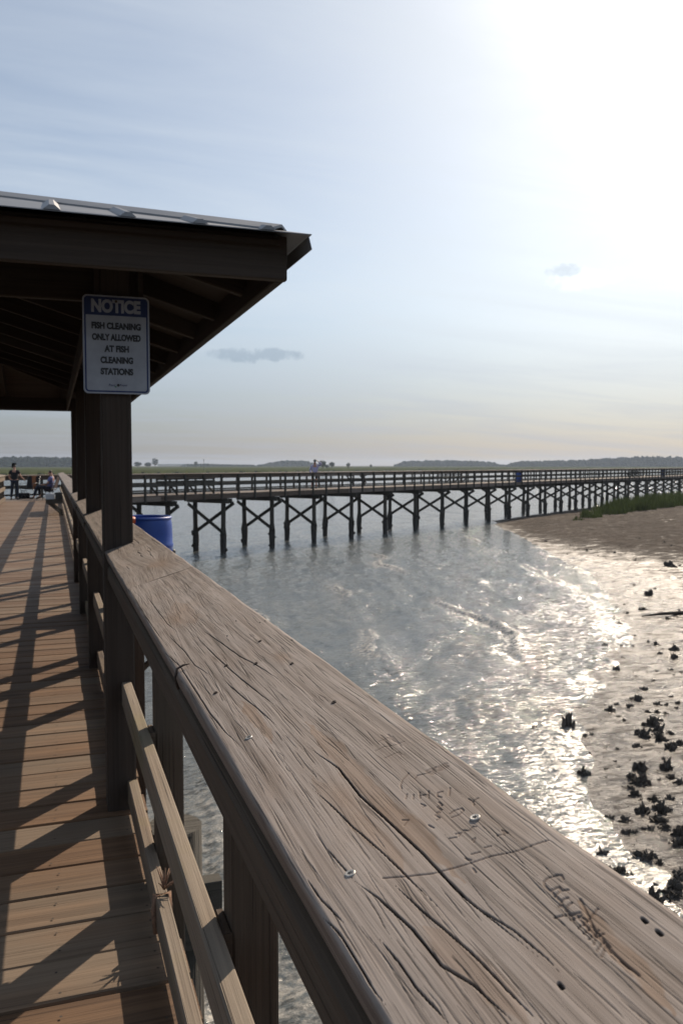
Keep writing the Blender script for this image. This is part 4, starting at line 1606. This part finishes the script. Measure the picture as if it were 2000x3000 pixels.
    fa.tube([h0 + fc * .093 - u_ * .062 - sv * .02, h0 + fc * .098 - u_ * .064, h0 + fc * .093 - u_ * .062 + sv * .02], .0045, 6)
    ob = fa.build("face_features", M['hair'])
    ob.parent = root
    return root


STAND = dict(pelvis=(0, 0, .95), chest=(0, .01, 1.30), neck=(0, .0, 1.48), head=(0, .03, 1.625), face=Vector((0, 1, 0)),
             lsh=(.19, 0, 1.40), rsh=(-.19, 0, 1.40), lel=(.25, -.03, 1.12), rel=(-.25, -.03, 1.12), lwr=(.25, .08, .88), rwr=(-.25, .08, .88),
             lhip=(.095, 0, .90), rhip=(-.095, 0, .90), lkn=(.11, .02, .50), rkn=(-.11, .02, .50), lan=(.12, -.02, .085), ran=(-.12, -.02, .085),
             ltoe=(.14, .14, .035), rtoe=(-.14, .14, .035))
boy = dict(STAND)
boy.update(lel=(.30, -.03, 1.16), lwr=(.37, .15, 1.03), rel=(-.27, -.02, 1.14), rwr=(-.24, .16, .98), face=Vector((-.55, .83, 0)), head=(-.01, .03, 1.62),
           lkn=(.12, .03, .50), rkn=(-.13, -.01, .50), lan=(.11, .0, .085), ran=(-.17, -.04, .085), ltoe=(.12, .15, .035), rtoe=(-.20, .11, .035))
pb = at_z(45, 1464, 0)
person("boy in black T-shirt and black cap standing by the left railing end", (pb.x, pb.y, 0), R(-14), .815, boy, 'black_cloth', 'denim', 1.95, .6, 'black_cloth')
man = dict(STAND)
man.update(rel=(-.40, .10, 1.50), rwr=(-.19, .17, 1.66), lel=(.29, -.06, 1.13), lwr=(.24, .10, .93), lkn=(.17, .10, .50), lan=(.20, .16, .085), ltoe=(.21, .32, .035),
           rkn=(-.08, -.02, .50), ran=(-.07, -.14, .085), rtoe=(-.08, .0, .035), lhip=(.10, .02, .9))
pm = pier(-2.65, 1.25)
# he walks the pier towards us, right hand shading his eyes
man_o = person("man in lilac shirt and dark shorts walking the pier, one hand at his brow", tuple(pm), R(0), .965, man, 'lilac_cloth', 'black_cloth', .80, 1.9, 'greycap')
man_o.rotation_euler = (0, 0, R(180 - 19))
# mirror his pose so that the raised arm is the one on our left
SIT = dict(pelvis=(0, 0, .46), chest=(0, -.10, .80), neck=(0, -.10, .98), head=(0, -.05, 1.12), face=Vector((0, .95, -.2)),
           lsh=(.18, -.10, .90), rsh=(-.18, -.10, .90), lel=(.24, .02, .66), rel=(-.24, .02, .66), lwr=(.14, .24, .62), rwr=(-.12, .24, .62),
           lhip=(.09, .03, .45), rhip=(-.09, .03, .45), lkn=(.10, .44, .60), rkn=(-.10, .46, .56), lan=(.10, .42, .12), ran=(-.09, .62, .10),
           ltoe=(.10, .57, .04), rtoe=(-.09, .78, .06))
pc = at_z(146, 1463, 0)
person("seated person in blue-purple top slouching in a chair by the end railing", (pc.x, pc.y, 0), R(90 - 14), .97, SIT, 'purple_cloth', 'denim', 1.9, .7, None)


def folding_chair(label, loc, yaw, mat, group):
    ch = thing("folding_chair", label, "chair", tuple(loc), group)
    ch.rotation_euler = (0, 0, yaw)

    def part(q_, n_, m_):
        ob = q_.build(n_, m_)
        ob.parent = ch
    q_ = MB()
    q_.v = [(-.24, -.20, .40), (.24, -.20, .40), (.25, .24, .44), (-.25, .24, .44), (-.24, -.20, .385), (.24, -.20, .385), (.25, .24, .425), (-.25, .24, .425)]
    for f in ((0, 1, 2, 3), (7, 6, 5, 4), (0, 4, 5, 1), (1, 5, 6, 2), (2, 6, 7, 3), (3, 7, 4, 0)):
        q_.face(f)
    part(q_, "seat", mat)
    q_ = MB()
    q_.v = [(-.25, -.20, .46), (.25, -.20, .46), (.26, -.34, .92), (-.26, -.34, .92), (-.25, -.215, .455), (.25, -.215, .455), (.26, -.355, .915), (-.26, -.355, .915)]
    for f in ((0, 1, 2, 3), (7, 6, 5, 4), (0, 4, 5, 1), (1, 5, 6, 2), (2, 6, 7, 3), (3, 7, 4, 0)):
        q_.face(f)
    part(q_, "backrest", mat)
    for sx in (-1, 1):
        part(MB().tube([(sx * .26, -.19, .02), (sx * .27, .26, .44)], .010, 8), "leg", M['tube'])
        part(MB().tube([(sx * .26, .24, .02), (sx * .27, -.20, .42), (sx * .27, -.36, .93)], .010, 8), "leg", M['tube'])
        part(MB().tube([(sx * .28, .25, .44), (sx * .29, .22, .64), (sx * .29, -.27, .66)], .012, 8), "armrest", M['tube'])
    for yy in (-.19, .24):
        part(MB().tube([(-.26, yy, .025), (.26, -yy * .0 + yy, .025)], .008, 6), "stretcher", M['tube'])
    return ch


folding_chair("dark maroon folding chair with a person sitting in it, by the end railing", (pc.x + .02, pc.y, 0), R(90 - 14), M['maroon_cloth'], "folding chairs at the end railing")
pe = at_z(88, 1462, 0)
folding_chair("empty folding chair between the standing boy and the seated person", (pe.x, pe.y, 0), R(150), M['black_cloth'], "folding chairs at the end railing")
tw = thing("towel", "orange-brown towel hanging over the empty chair at the end railing", "towel", (pe.x + .22, pe.y + .05, .5))
q = MB()
rows, cols_ = 8, 6
for f_ in (0, 1):
    for a in range(rows):
        for b in range(cols_):
            q.v.append((pe.x + .10 + .030 * b, pe.y + .12 + .018 * math.sin(b * 1.9 + a * .4) + f_ * .012, .92 - .075 * a))
n = rows * cols_
for f_ in (0, 1):
    for a in range(rows - 1):
        for b in range(cols_ - 1):
            i_ = f_ * n + a * cols_ + b
            q.face((i_, i_ + 1, i_ + cols_ + 1, i_ + cols_) if f_ else (i_ + cols_, i_ + cols_ + 1, i_ + 1, i_), None, .5, True)
q.build("cloth", M['brown_cloth'], tw)
MB().tube([(pe.x + .08, pe.y + .126, .925), (pe.x + .27, pe.y + .126, .925)], .012, 8).build("hem", M['brown_cloth'], tw)
pg_ = at_z(72, 1461, 0)
bag = thing("gear_bag", "dark fishing gear bag on the planks behind the standing boy", "bag", tuple(pg_))
MB().box(pg_.x - .22, pg_.x + .22, pg_.y - .14, pg_.y + .14, .002, .24, ch=.05).build("body", M['black_cloth'], bag)
MB().tube([(pg_.x - .12, pg_.y, .23), (pg_.x - .1, pg_.y, .33), (pg_.x + .1, pg_.y, .33), (pg_.x + .12, pg_.y, .23)], .012, 8).build("handle", M['black_cloth'], bag)

# ------------------------------------------------------------------ mud bank: oyster clumps, driftwood, grass
clump_mesh = []
for v_ in range(7):
    r3 = random.Random(40 + v_)
    q = MB()
    for k_ in range(r3.randint(16, 30)):
        a, rad_ = r3.uniform(0, 6.28), min(.40, abs(r3.gauss(0, .28)))
        bx, by = rad_ * math.cos(a), rad_ * math.sin(a)
        hgt = max(.16, .62 * math.exp(-rad_ * 2.2)) * r3.uniform(.6, 1.35)
        d = Vector((bx * .8 + r3.gauss(0, .25), by * .8 + r3.gauss(0, .25), 1)).normalized()
        s = d.cross(Vector((r3.uniform(-1, 1), r3.uniform(-1, 1), .1))).normalized()
        t_ = d.cross(s)
        w_, th_ = r3.uniform(.09, .20), r3.uniform(.035, .07)
        o = len(q.v)
        prof = ((-.12, .6), (.12, .95), (.45, 1.0), (.8, .62), (1.0, .12))
        for f_, wk in prof:
            c = Vector((bx, by, 0)) + d * hgt * f_ + t_ * (.05 * f_ * f_)
            for sx, sy in ((1, 0), (.5, .8), (-.5, .8), (-1, 0), (-.5, -.8), (.5, -.8)):
                q.v.append(tuple(c + s * sx * w_ * wk * r3.uniform(.85, 1.15) + t_ * sy * th_ * wk))
        for rg in range(4):
            for j_ in range(6):
                j2 = (j_ + 1) % 6
                q.face((o + rg * 6 + j_, o + rg * 6 + j2, o + rg * 6 + 6 + j2, o + rg * 6 + 6 + j_), None, r3.random())
        q.face([o + 24 + j_ for j_ in range(6)], None, .5)
    ob = q.build("oyster_clump", M['shell'])
    clump_mesh.append(ob)
used_proto = [False] * 7


def clump(pos, size, v_, label, group="oyster clumps on the mud", sq=1.0, rot=None):
    ob = clump_mesh[v_]
    if used_proto[v_]:
        ob = ob.copy()
        C.objects.link(ob)
    used_proto[v_] = True
    ob.location = pos
    ob.scale = (size, size * random.uniform(.75, 1.2), size * sq)
    ob.rotation_euler = (0, 0, random.uniform(0, 6.28) if rot is None else rot)
    tag(ob, label, "oyster clump", group)
    return ob


def gz(x, y_):
    z, sdv, _ = ground_z(np.array([[x]]), np.array([[y_]]))
    return float(z[0, 0]), float(sdv[0, 0])


def on_ground(px, py):
    z = WZ
    for _ in range(6):
        p = at_z(px, py, z)
        z = max(WZ - .04, gz(p.x, p.y)[0])
    return Vector((p.x, p.y, z))


p = on_ground(1660, 2128)
clump(p + Vector((0, 0, -.03)), .27, 0, "tall jagged oyster clump leaning up out of the glittering wash", sq=1.9)
p = on_ground(1564, 2136)
clump(p + Vector((0, 0, -.03)), .19, 1, "small squarish oyster clump out in the wash beside the tall jagged one", sq=.95)
p = on_ground(1706, 2268)
clump(p + Vector((0, 0, -.02)), .21, 2, "lone spiky oyster clump between the tall one and the dark oyster bed")
p = on_ground(1964, 1658)
clump(p + Vector((0, 0, -.03)), .75, 3, "broad low dark clump alone on the pale upper mud", sq=.6)
p = on_ground(1900, 1742)
clump(p + Vector((0, 0, -.03)), .42, 4, "dark clump on the shining mud just above the driftwood stick")
same = "small dark oyster clump scattered on the wet mud among many alike"
spots = [(1775, 2101, 26), (1824, 2112, 36), (1869, 2150, 60), (1900, 2160, 44), (1846, 2278, 64), (1870, 2300, 40), (1936, 2374, 74), (1960, 2340, 50), (1920, 2400, 46), (1641, 2440, 22), (1662, 2420, 24), (1853, 2440, 50), (1890, 2044, 26),
         (1913, 1994, 30), (1872, 1992, 18), (1811, 1981, 20), (1754, 2330, 20), (1840, 2362, 22), (1923, 2258, 30), (1965, 2190, 66), (1990, 2180, 44), (1964, 2150, 44), (1926, 2111, 44), (1990, 2296, 46), (1977, 2430, 30), (1897, 2252, 20),
         (1716, 2345, 12), (1726, 2385, 12), (1702, 2462, 20), (1856, 2475, 26), (1913, 2475, 22), (1932, 2529, 40), (1888, 2615, 36), (1922, 2622, 26), (1961, 2641, 36), (1800, 1812, 14), (1747, 1687, 16), (1653, 1647, 12), (1524, 2322, 14), (1964, 2041, 34), (1985, 2062, 40), (1950, 2090, 30),
         (1606, 2405, 14), (1757, 2240, 14), (1748, 2205, 16), (1720, 2170, 12), (1860, 1740, 10), (1760, 1930, 12), (1990, 1850, 14), (1940, 1900, 16), (1600, 2252, 8), (1655, 2247, 10)]
for px, py, sz in spots:
    p = on_ground(px, py)
    dist_ = (p - CAM).length
    clump(p + Vector((0, 0, -.02)), max(.05, sz / 2450 * dist_ * (.64 if sz >= 40 else .55)), random.randrange(7), same, sq=random.uniform(.6, 1.0))
n_sc = 0
while n_sc < 205:
    if n_sc < 140:
        px, py = random.uniform(1640, 2090), random.uniform(1900, 2700)
        if px < 1700 + 90 * random.random() and random.random() < .8:
            continue
    else:
        px, py = random.uniform(1560, 2080), random.uniform(1570, 1900)
    p = on_ground(px, py)
    if gz(p.x, p.y)[1] < -.2 or p.y > 60:
        continue
    if pier(0).y and (Vector((p.x, p.y, 0)) - P0).dot(PN) > -8:
        continue
    clump(p + Vector((0, 0, -.02)), random.choice((.05, .07, .09, .12, .16)) * (1.35 if px > 1860 else 1.0) * (1.25 if n_sc < 140 else 1.5), random.randrange(7), same, sq=random.uniform(.5, 1.0))
    n_sc += 1
a, b = on_ground(1878, 1808), on_ground(2060, 1800)
q = MB().tube([a + Vector((0, 0, .03)), a.lerp(b, .3) + Vector((0, 0, .07)), a.lerp(b, .65) + Vector((0, .1, .06)), b + Vector((0, 0, .05))], [.02, .045, .055, .05], 9)
q.tube([a.lerp(b, .5) + Vector((0, 0, .06)), a.lerp(b, .6) + Vector((.05, -.3, .16))], [.03, .012], 7)
tag(q.build("driftwood", M['driftwood']), "dark driftwood branch lying on the shining mud", "driftwood")

# marsh grass on the bank by the pier
grng = np.random.default_rng(21)
gv, gf = [], []
NB = 42000
tt = grng.uniform(11, 100, NB)
oo = grng.uniform(-9.5, 0.2, NB) if True else 0
wv = 1.1 * fbm(tt * .35, tt * 0, 61, 3)
frontline = np.interp(tt, [11, 14, 24, 40, 60, 100], [-2.2, -5.8, -7.0, -6.0, -6.5, -8]) + wv
dens = np.clip(.5 + fbm(tt * .5, oo * .7, 77, 3), .08, 1)
backline = np.interp(tt, [17, 22, 30, 45, 60], [-6.3, -5.2, -3.6, -.5, .2])
keep = (oo > frontline) & (oo < backline) & (tt > 17) & (grng.random(NB) < dens * np.clip((tt - 16) / 6, .12, 1))
tt, oo = tt[keep], oo[keep]
bx = P0.x + PD.x * tt + PN.x * oo
by = P0.y + PD.y * tt + PN.y * oo
bz, _, _ = ground_z(bx[None], by[None])
bz = bz[0]
hgt = 1.25 * np.clip((tt - 16) / 12, .2, 1.1) * grng.uniform(.45, 1.0, len(tt)) * (.75 + .35 * fbm(tt * .8, oo * .8, 79, 2))
hgt = np.maximum(hgt, .12)
for x, y_, z, h_ in zip(bx, by, bz, hgt):
    for _ in range(2):
        a = grng.uniform(0, 6.28)
        w = .022 + .012 * grng.random()
        lx, ly = grng.normal(0, .16) * h_, grng.normal(0, .16) * h_
        o = len(gv)
        sx, sy = w * math.cos(a), w * math.sin(a)
        jx, jy = grng.normal(0, .06), grng.normal(0, .06)
        gv += [(x + jx - sx, y_ + jy - sy, z - .05), (x + jx + sx, y_ + jy + sy, z - .05), (x + jx + lx * .4 + sx * .7, y_ + jy + ly * .4 + sy * .7, z + h_ * .55), (x + jx + lx * .4 - sx * .7, y_ + jy + ly * .4 - sy * .7, z + h_ * .55), (x + jx + lx, y_ + jy + ly, z + h_)]
        gf += [(o, o + 1, o + 2, o + 3), (o + 3, o + 2, o + 4)]
me = bpy.data.meshes.new("marsh_grass")
me.from_pydata(gv, [], gf)
me.materials.append(M['grass'])
ob = bpy.data.objects.new("marsh_grass", me)
C.objects.link(ob)
tag(ob, "dark green marsh grass growing on the mud bank in front of the far pier", "grass", kind="stuff")

# the wide marsh across the water
ang = np.radians(np.linspace(-40, 45, 420))
rad_ = np.concatenate([np.linspace(0, 12, 12), np.geomspace(14, 1500, 46)])
A_, R_ = np.meshgrid(ang, rad_)
bear = A_ + YAW
fr = marsh_front(np.sin(bear), np.cos(bear))
RR = np.minimum(fr + R_, 1850)
X, Y = RR * np.sin(bear), RR * np.cos(bear)
Z = WZ + .05 + np.clip(R_ / 2.0, 0, 1) * (.75 + .16 * fbm(X * .12, Y * .12, 5, 4)) + np.clip(R_ / 80, 0, 1) * .25
far_marsh = grid_mesh("far_marsh", X, Y, Z, M['farmarsh'], smooth=False)
tag(far_marsh, "flat green marsh stretching beyond the water to the far trees", "marsh", kind="stuff")

# ------------------------------------------------------------------ far trees, bridge, marker


def blob(q_, c, rx, ry, rz, r3, n=9, rings=6):
    o = len(q_.v)
    for i_ in range(rings + 1):
        ph = -math.pi / 2 + math.pi * i_ / rings
        for j_ in range(n):
            th = 2 * math.pi * j_ / n + i_ * .4
            k_ = r3.uniform(.78, 1.22)
            q_.v.append((c[0] + rx * k_ * math.cos(ph) * math.cos(th), c[1] + ry * k_ * math.cos(ph) * math.sin(th), c[2] + rz * (math.sin(ph) * k_)))
    for i_ in range(rings):
        for j_ in range(n):
            j2 = (j_ + 1) % n
            q_.face((o + i_ * n + j_, o + i_ * n + j2, o + (i_ + 1) * n + j2, o + (i_ + 1) * n + j_), None, r3.random())


def dirpt(px, dist_):
    d = sight(px, 1362)
    d.z = 0
    d.normalize()
    return d * dist_


def woods(label, prof, dist_, depth_, step, seed):
    """far woods that read as one mass: crowns packed along a low shore; prof gives the height of the canopy along it"""
    r3 = random.Random(seed)
    q_ = MB()
    x = prof[0][0]
    while x < prof[-1][0]:
        h_ = np.interp(x, [a for a, _ in prof], [b for _, b in prof])
        for row in range(3):
            dd = dist_ + depth_ * row + r3.uniform(-.3, .3) * depth_
            p_ = dirpt(x + r3.uniform(-2, 2), dd)
            hh = h_ / 2450 * dist_ * r3.uniform(.80, 1.10) * (1 if row else .85) + 3.0
            w_ = r3.uniform(3.5, 7.0)
            zb = WZ + .6
            for c_ in range(3):
                blob(q_, (p_.x + r3.uniform(-.5, .5) * w_, p_.y + r3.uniform(-.5, .5) * w_, zb + hh * (.22 + .26 * c_)), w_ * (1.1 - .28 * c_), w_ * (1.1 - .28 * c_), hh * .24, r3, 7, 5)
        x += step * r3.uniform(.6, 1.3)
    return tag(q_.build("far_woods", M['leaf']), label, "woods", kind="stuff")


woods("hazy blue-grey woods on the horizon, seen left of the pavilion posts", [(-260, 22), (-100, 20), (0, 22), (40, 25), (120, 24), (215, 23), (300, 20), (340, 10)], 1350, 30, 5.0, 1)
woods("low hazy wooded island on the horizon behind the man on the pier", [(760, 2), (800, 9), (835, 15), (890, 14), (925, 6), (960, 1)], 1750, 20, 4.5, 2)
woods("long hazy tree line on the horizon over the middle of the pier", [(1160, 3), (1180, 12), (1260, 16), (1380, 14), (1440, 10), (1460, 3), (1480, 2), (1500, 4)], 1700, 30, 4.5, 3)
woods("long hazy tree line on the horizon over the right end of the pier", [(1490, 4), (1525, 13), (1600, 14), (1700, 16), (1800, 22), (1900, 26), (2000, 24), (2150, 28), (2300, 26)], 1550, 30, 4.5, 4)
woods("thin strip of low hazy shore trees beside the distant bridge", [(540, 4), (600, 5), (640, 3.5), (690, 2.5), (740, 2)], 1650, 15, 4.0, 5)


def far_tree(label, px, dist_, height, width, seed, round_=True):
    r3 = random.Random(seed)
    p_ = dirpt(px, dist_)
    zb = WZ + .7
    tr = thing("tree", label, "tree", (p_.x, p_.y, zb), "trees standing alone on the far marsh")
    q_ = MB()
    th = height * .34
    q_.tube([(p_.x, p_.y, zb - 1), (p_.x + .1, p_.y, zb + th), (p_.x, p_.y, zb + height * .7)], [width * .05, width * .035, width * .015], 7)
    for k_ in range(5):
        a = r3.uniform(0, 6.28)
        q_.tube([(p_.x, p_.y, zb + th * r3.uniform(.8, 1.2)), (p_.x + math.cos(a) * width * .3, p_.y + math.sin(a) * width * .3, zb + height * r3.uniform(.55, .8))], [width * .02, width * .007], 5)
    q_.build("trunk", M['bark'], tr)
    c_ = MB()
    for k_ in range(150):
        u_, v_, w_ = r3.gauss(0, 1), r3.gauss(0, 1), r3.gauss(0, 1)
        l_ = math.sqrt(u_ * u_ + v_ * v_ + w_ * w_)
        rr = r3.random() ** .45
        cx, cy, cz = p_.x + u_ / l_ * rr * width * .5, p_.y + v_ / l_ * rr * width * .5, zb + height * .62 + w_ / l_ * rr * height * .37
        blob(c_, (cx, cy, cz), width * .075, width * .075, width * .05, r3, 5, 3)
    c_.build("crown", M['leaf'], tr)


for i_, (lab, px, dd, h_, w_) in enumerate((
        ("hazy round tree on the marsh immediately right of the pavilion posts", 404, 1150, 8, 10), ("hazy low broad tree in the clump left of the bridge", 434, 1150, 7, 10),
        ("tallest hazy tree of the clump left of the bridge", 455, 1150, 13, 9), ("hazy small tree right of the bridge, beside the marker pole", 574, 1200, 9, 5.5), ("tiny hazy tree right of the bridge end", 610, 1200, 6, 4),
        ("dark round tree on the marsh just right of the walking man", 944, 700, 7.4, 6.6), ("paler tree of two on the marsh right of the walking man", 972, 850, 6.8, 6.4), ("small hazy bush-like tree between the two marsh trees", 957, 780, 4.2, 4),
        ("small flat-topped tree alone on the marsh right of the walking man", 1020, 800, 6.0, 4.0), ("tiny hazy tree alone on the marsh left of the long tree line", 1086, 950, 4.5, 3.2))):
    far_tree(lab, px, dd, h_, w_, 300 + i_)
br = thing("bridge", "long low pale road bridge far off on the horizon", "bridge", tuple(dirpt(505, 1500)))
a, b = dirpt(462, 1500), dirpt(548, 1500)
zt = CAM.z + .4
MB().beam(a + Vector((0, 0, zt)), b + Vector((0, 0, zt)), 8, 1.1).build("road_deck", M['concrete'], br)
MB().beam(a + Vector((0, 0, zt + 1.0)), b + Vector((0, 0, zt + 1.0)), 8.2, .25).build("parapet", M['concrete'], br)
for k_ in range(15):
    p_ = a.lerp(b, (k_ + .5) / 15)
    MB().box(p_.x - .6, p_.x + .6, p_.y - 3, p_.y + 3, -4, zt - .56).build("pier_leg", M['concrete'], br)
p_ = dirpt(597, 520)
mk = thing("marker_pole", "thin dark marker pole standing in the marsh beyond the pier", "pole", (p_.x, p_.y, WZ))
MB().tube([(p_.x, p_.y, WZ - 1), (p_.x, p_.y, 4.8)], [.14, .10], 8).build("pole", M['pierpost'], mk)
MB().box(p_.x - .35, p_.x + .35, p_.y - .04, p_.y + .04, 4.3, 4.7).build("board", M['pierpost'], mk)

# ------------------------------------------------------------------ haze between us and the far shore
q = MB()
x0, x1, y0, y1, z0, z1 = -4300, 4300, -4300, 4300, -8, 26
q.v = [(x0, y0, z0), (x1, y0, z0), (x1, y1, z0), (x0, y1, z0), (x0, y0, z1), (x1, y0, z1), (x1, y1, z1), (x0, y1, z1)]
for f in ((3, 2, 1, 0), (4, 5, 6, 7), (0, 1, 5, 4), (1, 2, 6, 5), (2, 3, 7, 6), (3, 0, 4, 7)):
    q.face(f)
hm = bpy.data.materials.new("haze_air")
hm.use_nodes = True
hm.node_tree.nodes.clear()
ho = hm.node_tree.nodes.new("ShaderNodeOutputMaterial")
hv = hm.node_tree.nodes.new("ShaderNodeVolumePrincipled")
hv.inputs["Color"].default_value = (.55, .66, .84, 1)
hv.inputs["Density"].default_value = 0.00016
hv.inputs["Anisotropy"].default_value = 0.35
hm.node_tree.links.new(hv.outputs[0], ho.inputs["Volume"])
hz = q.build("haze", hm)
tag(hz, kind="stuff")
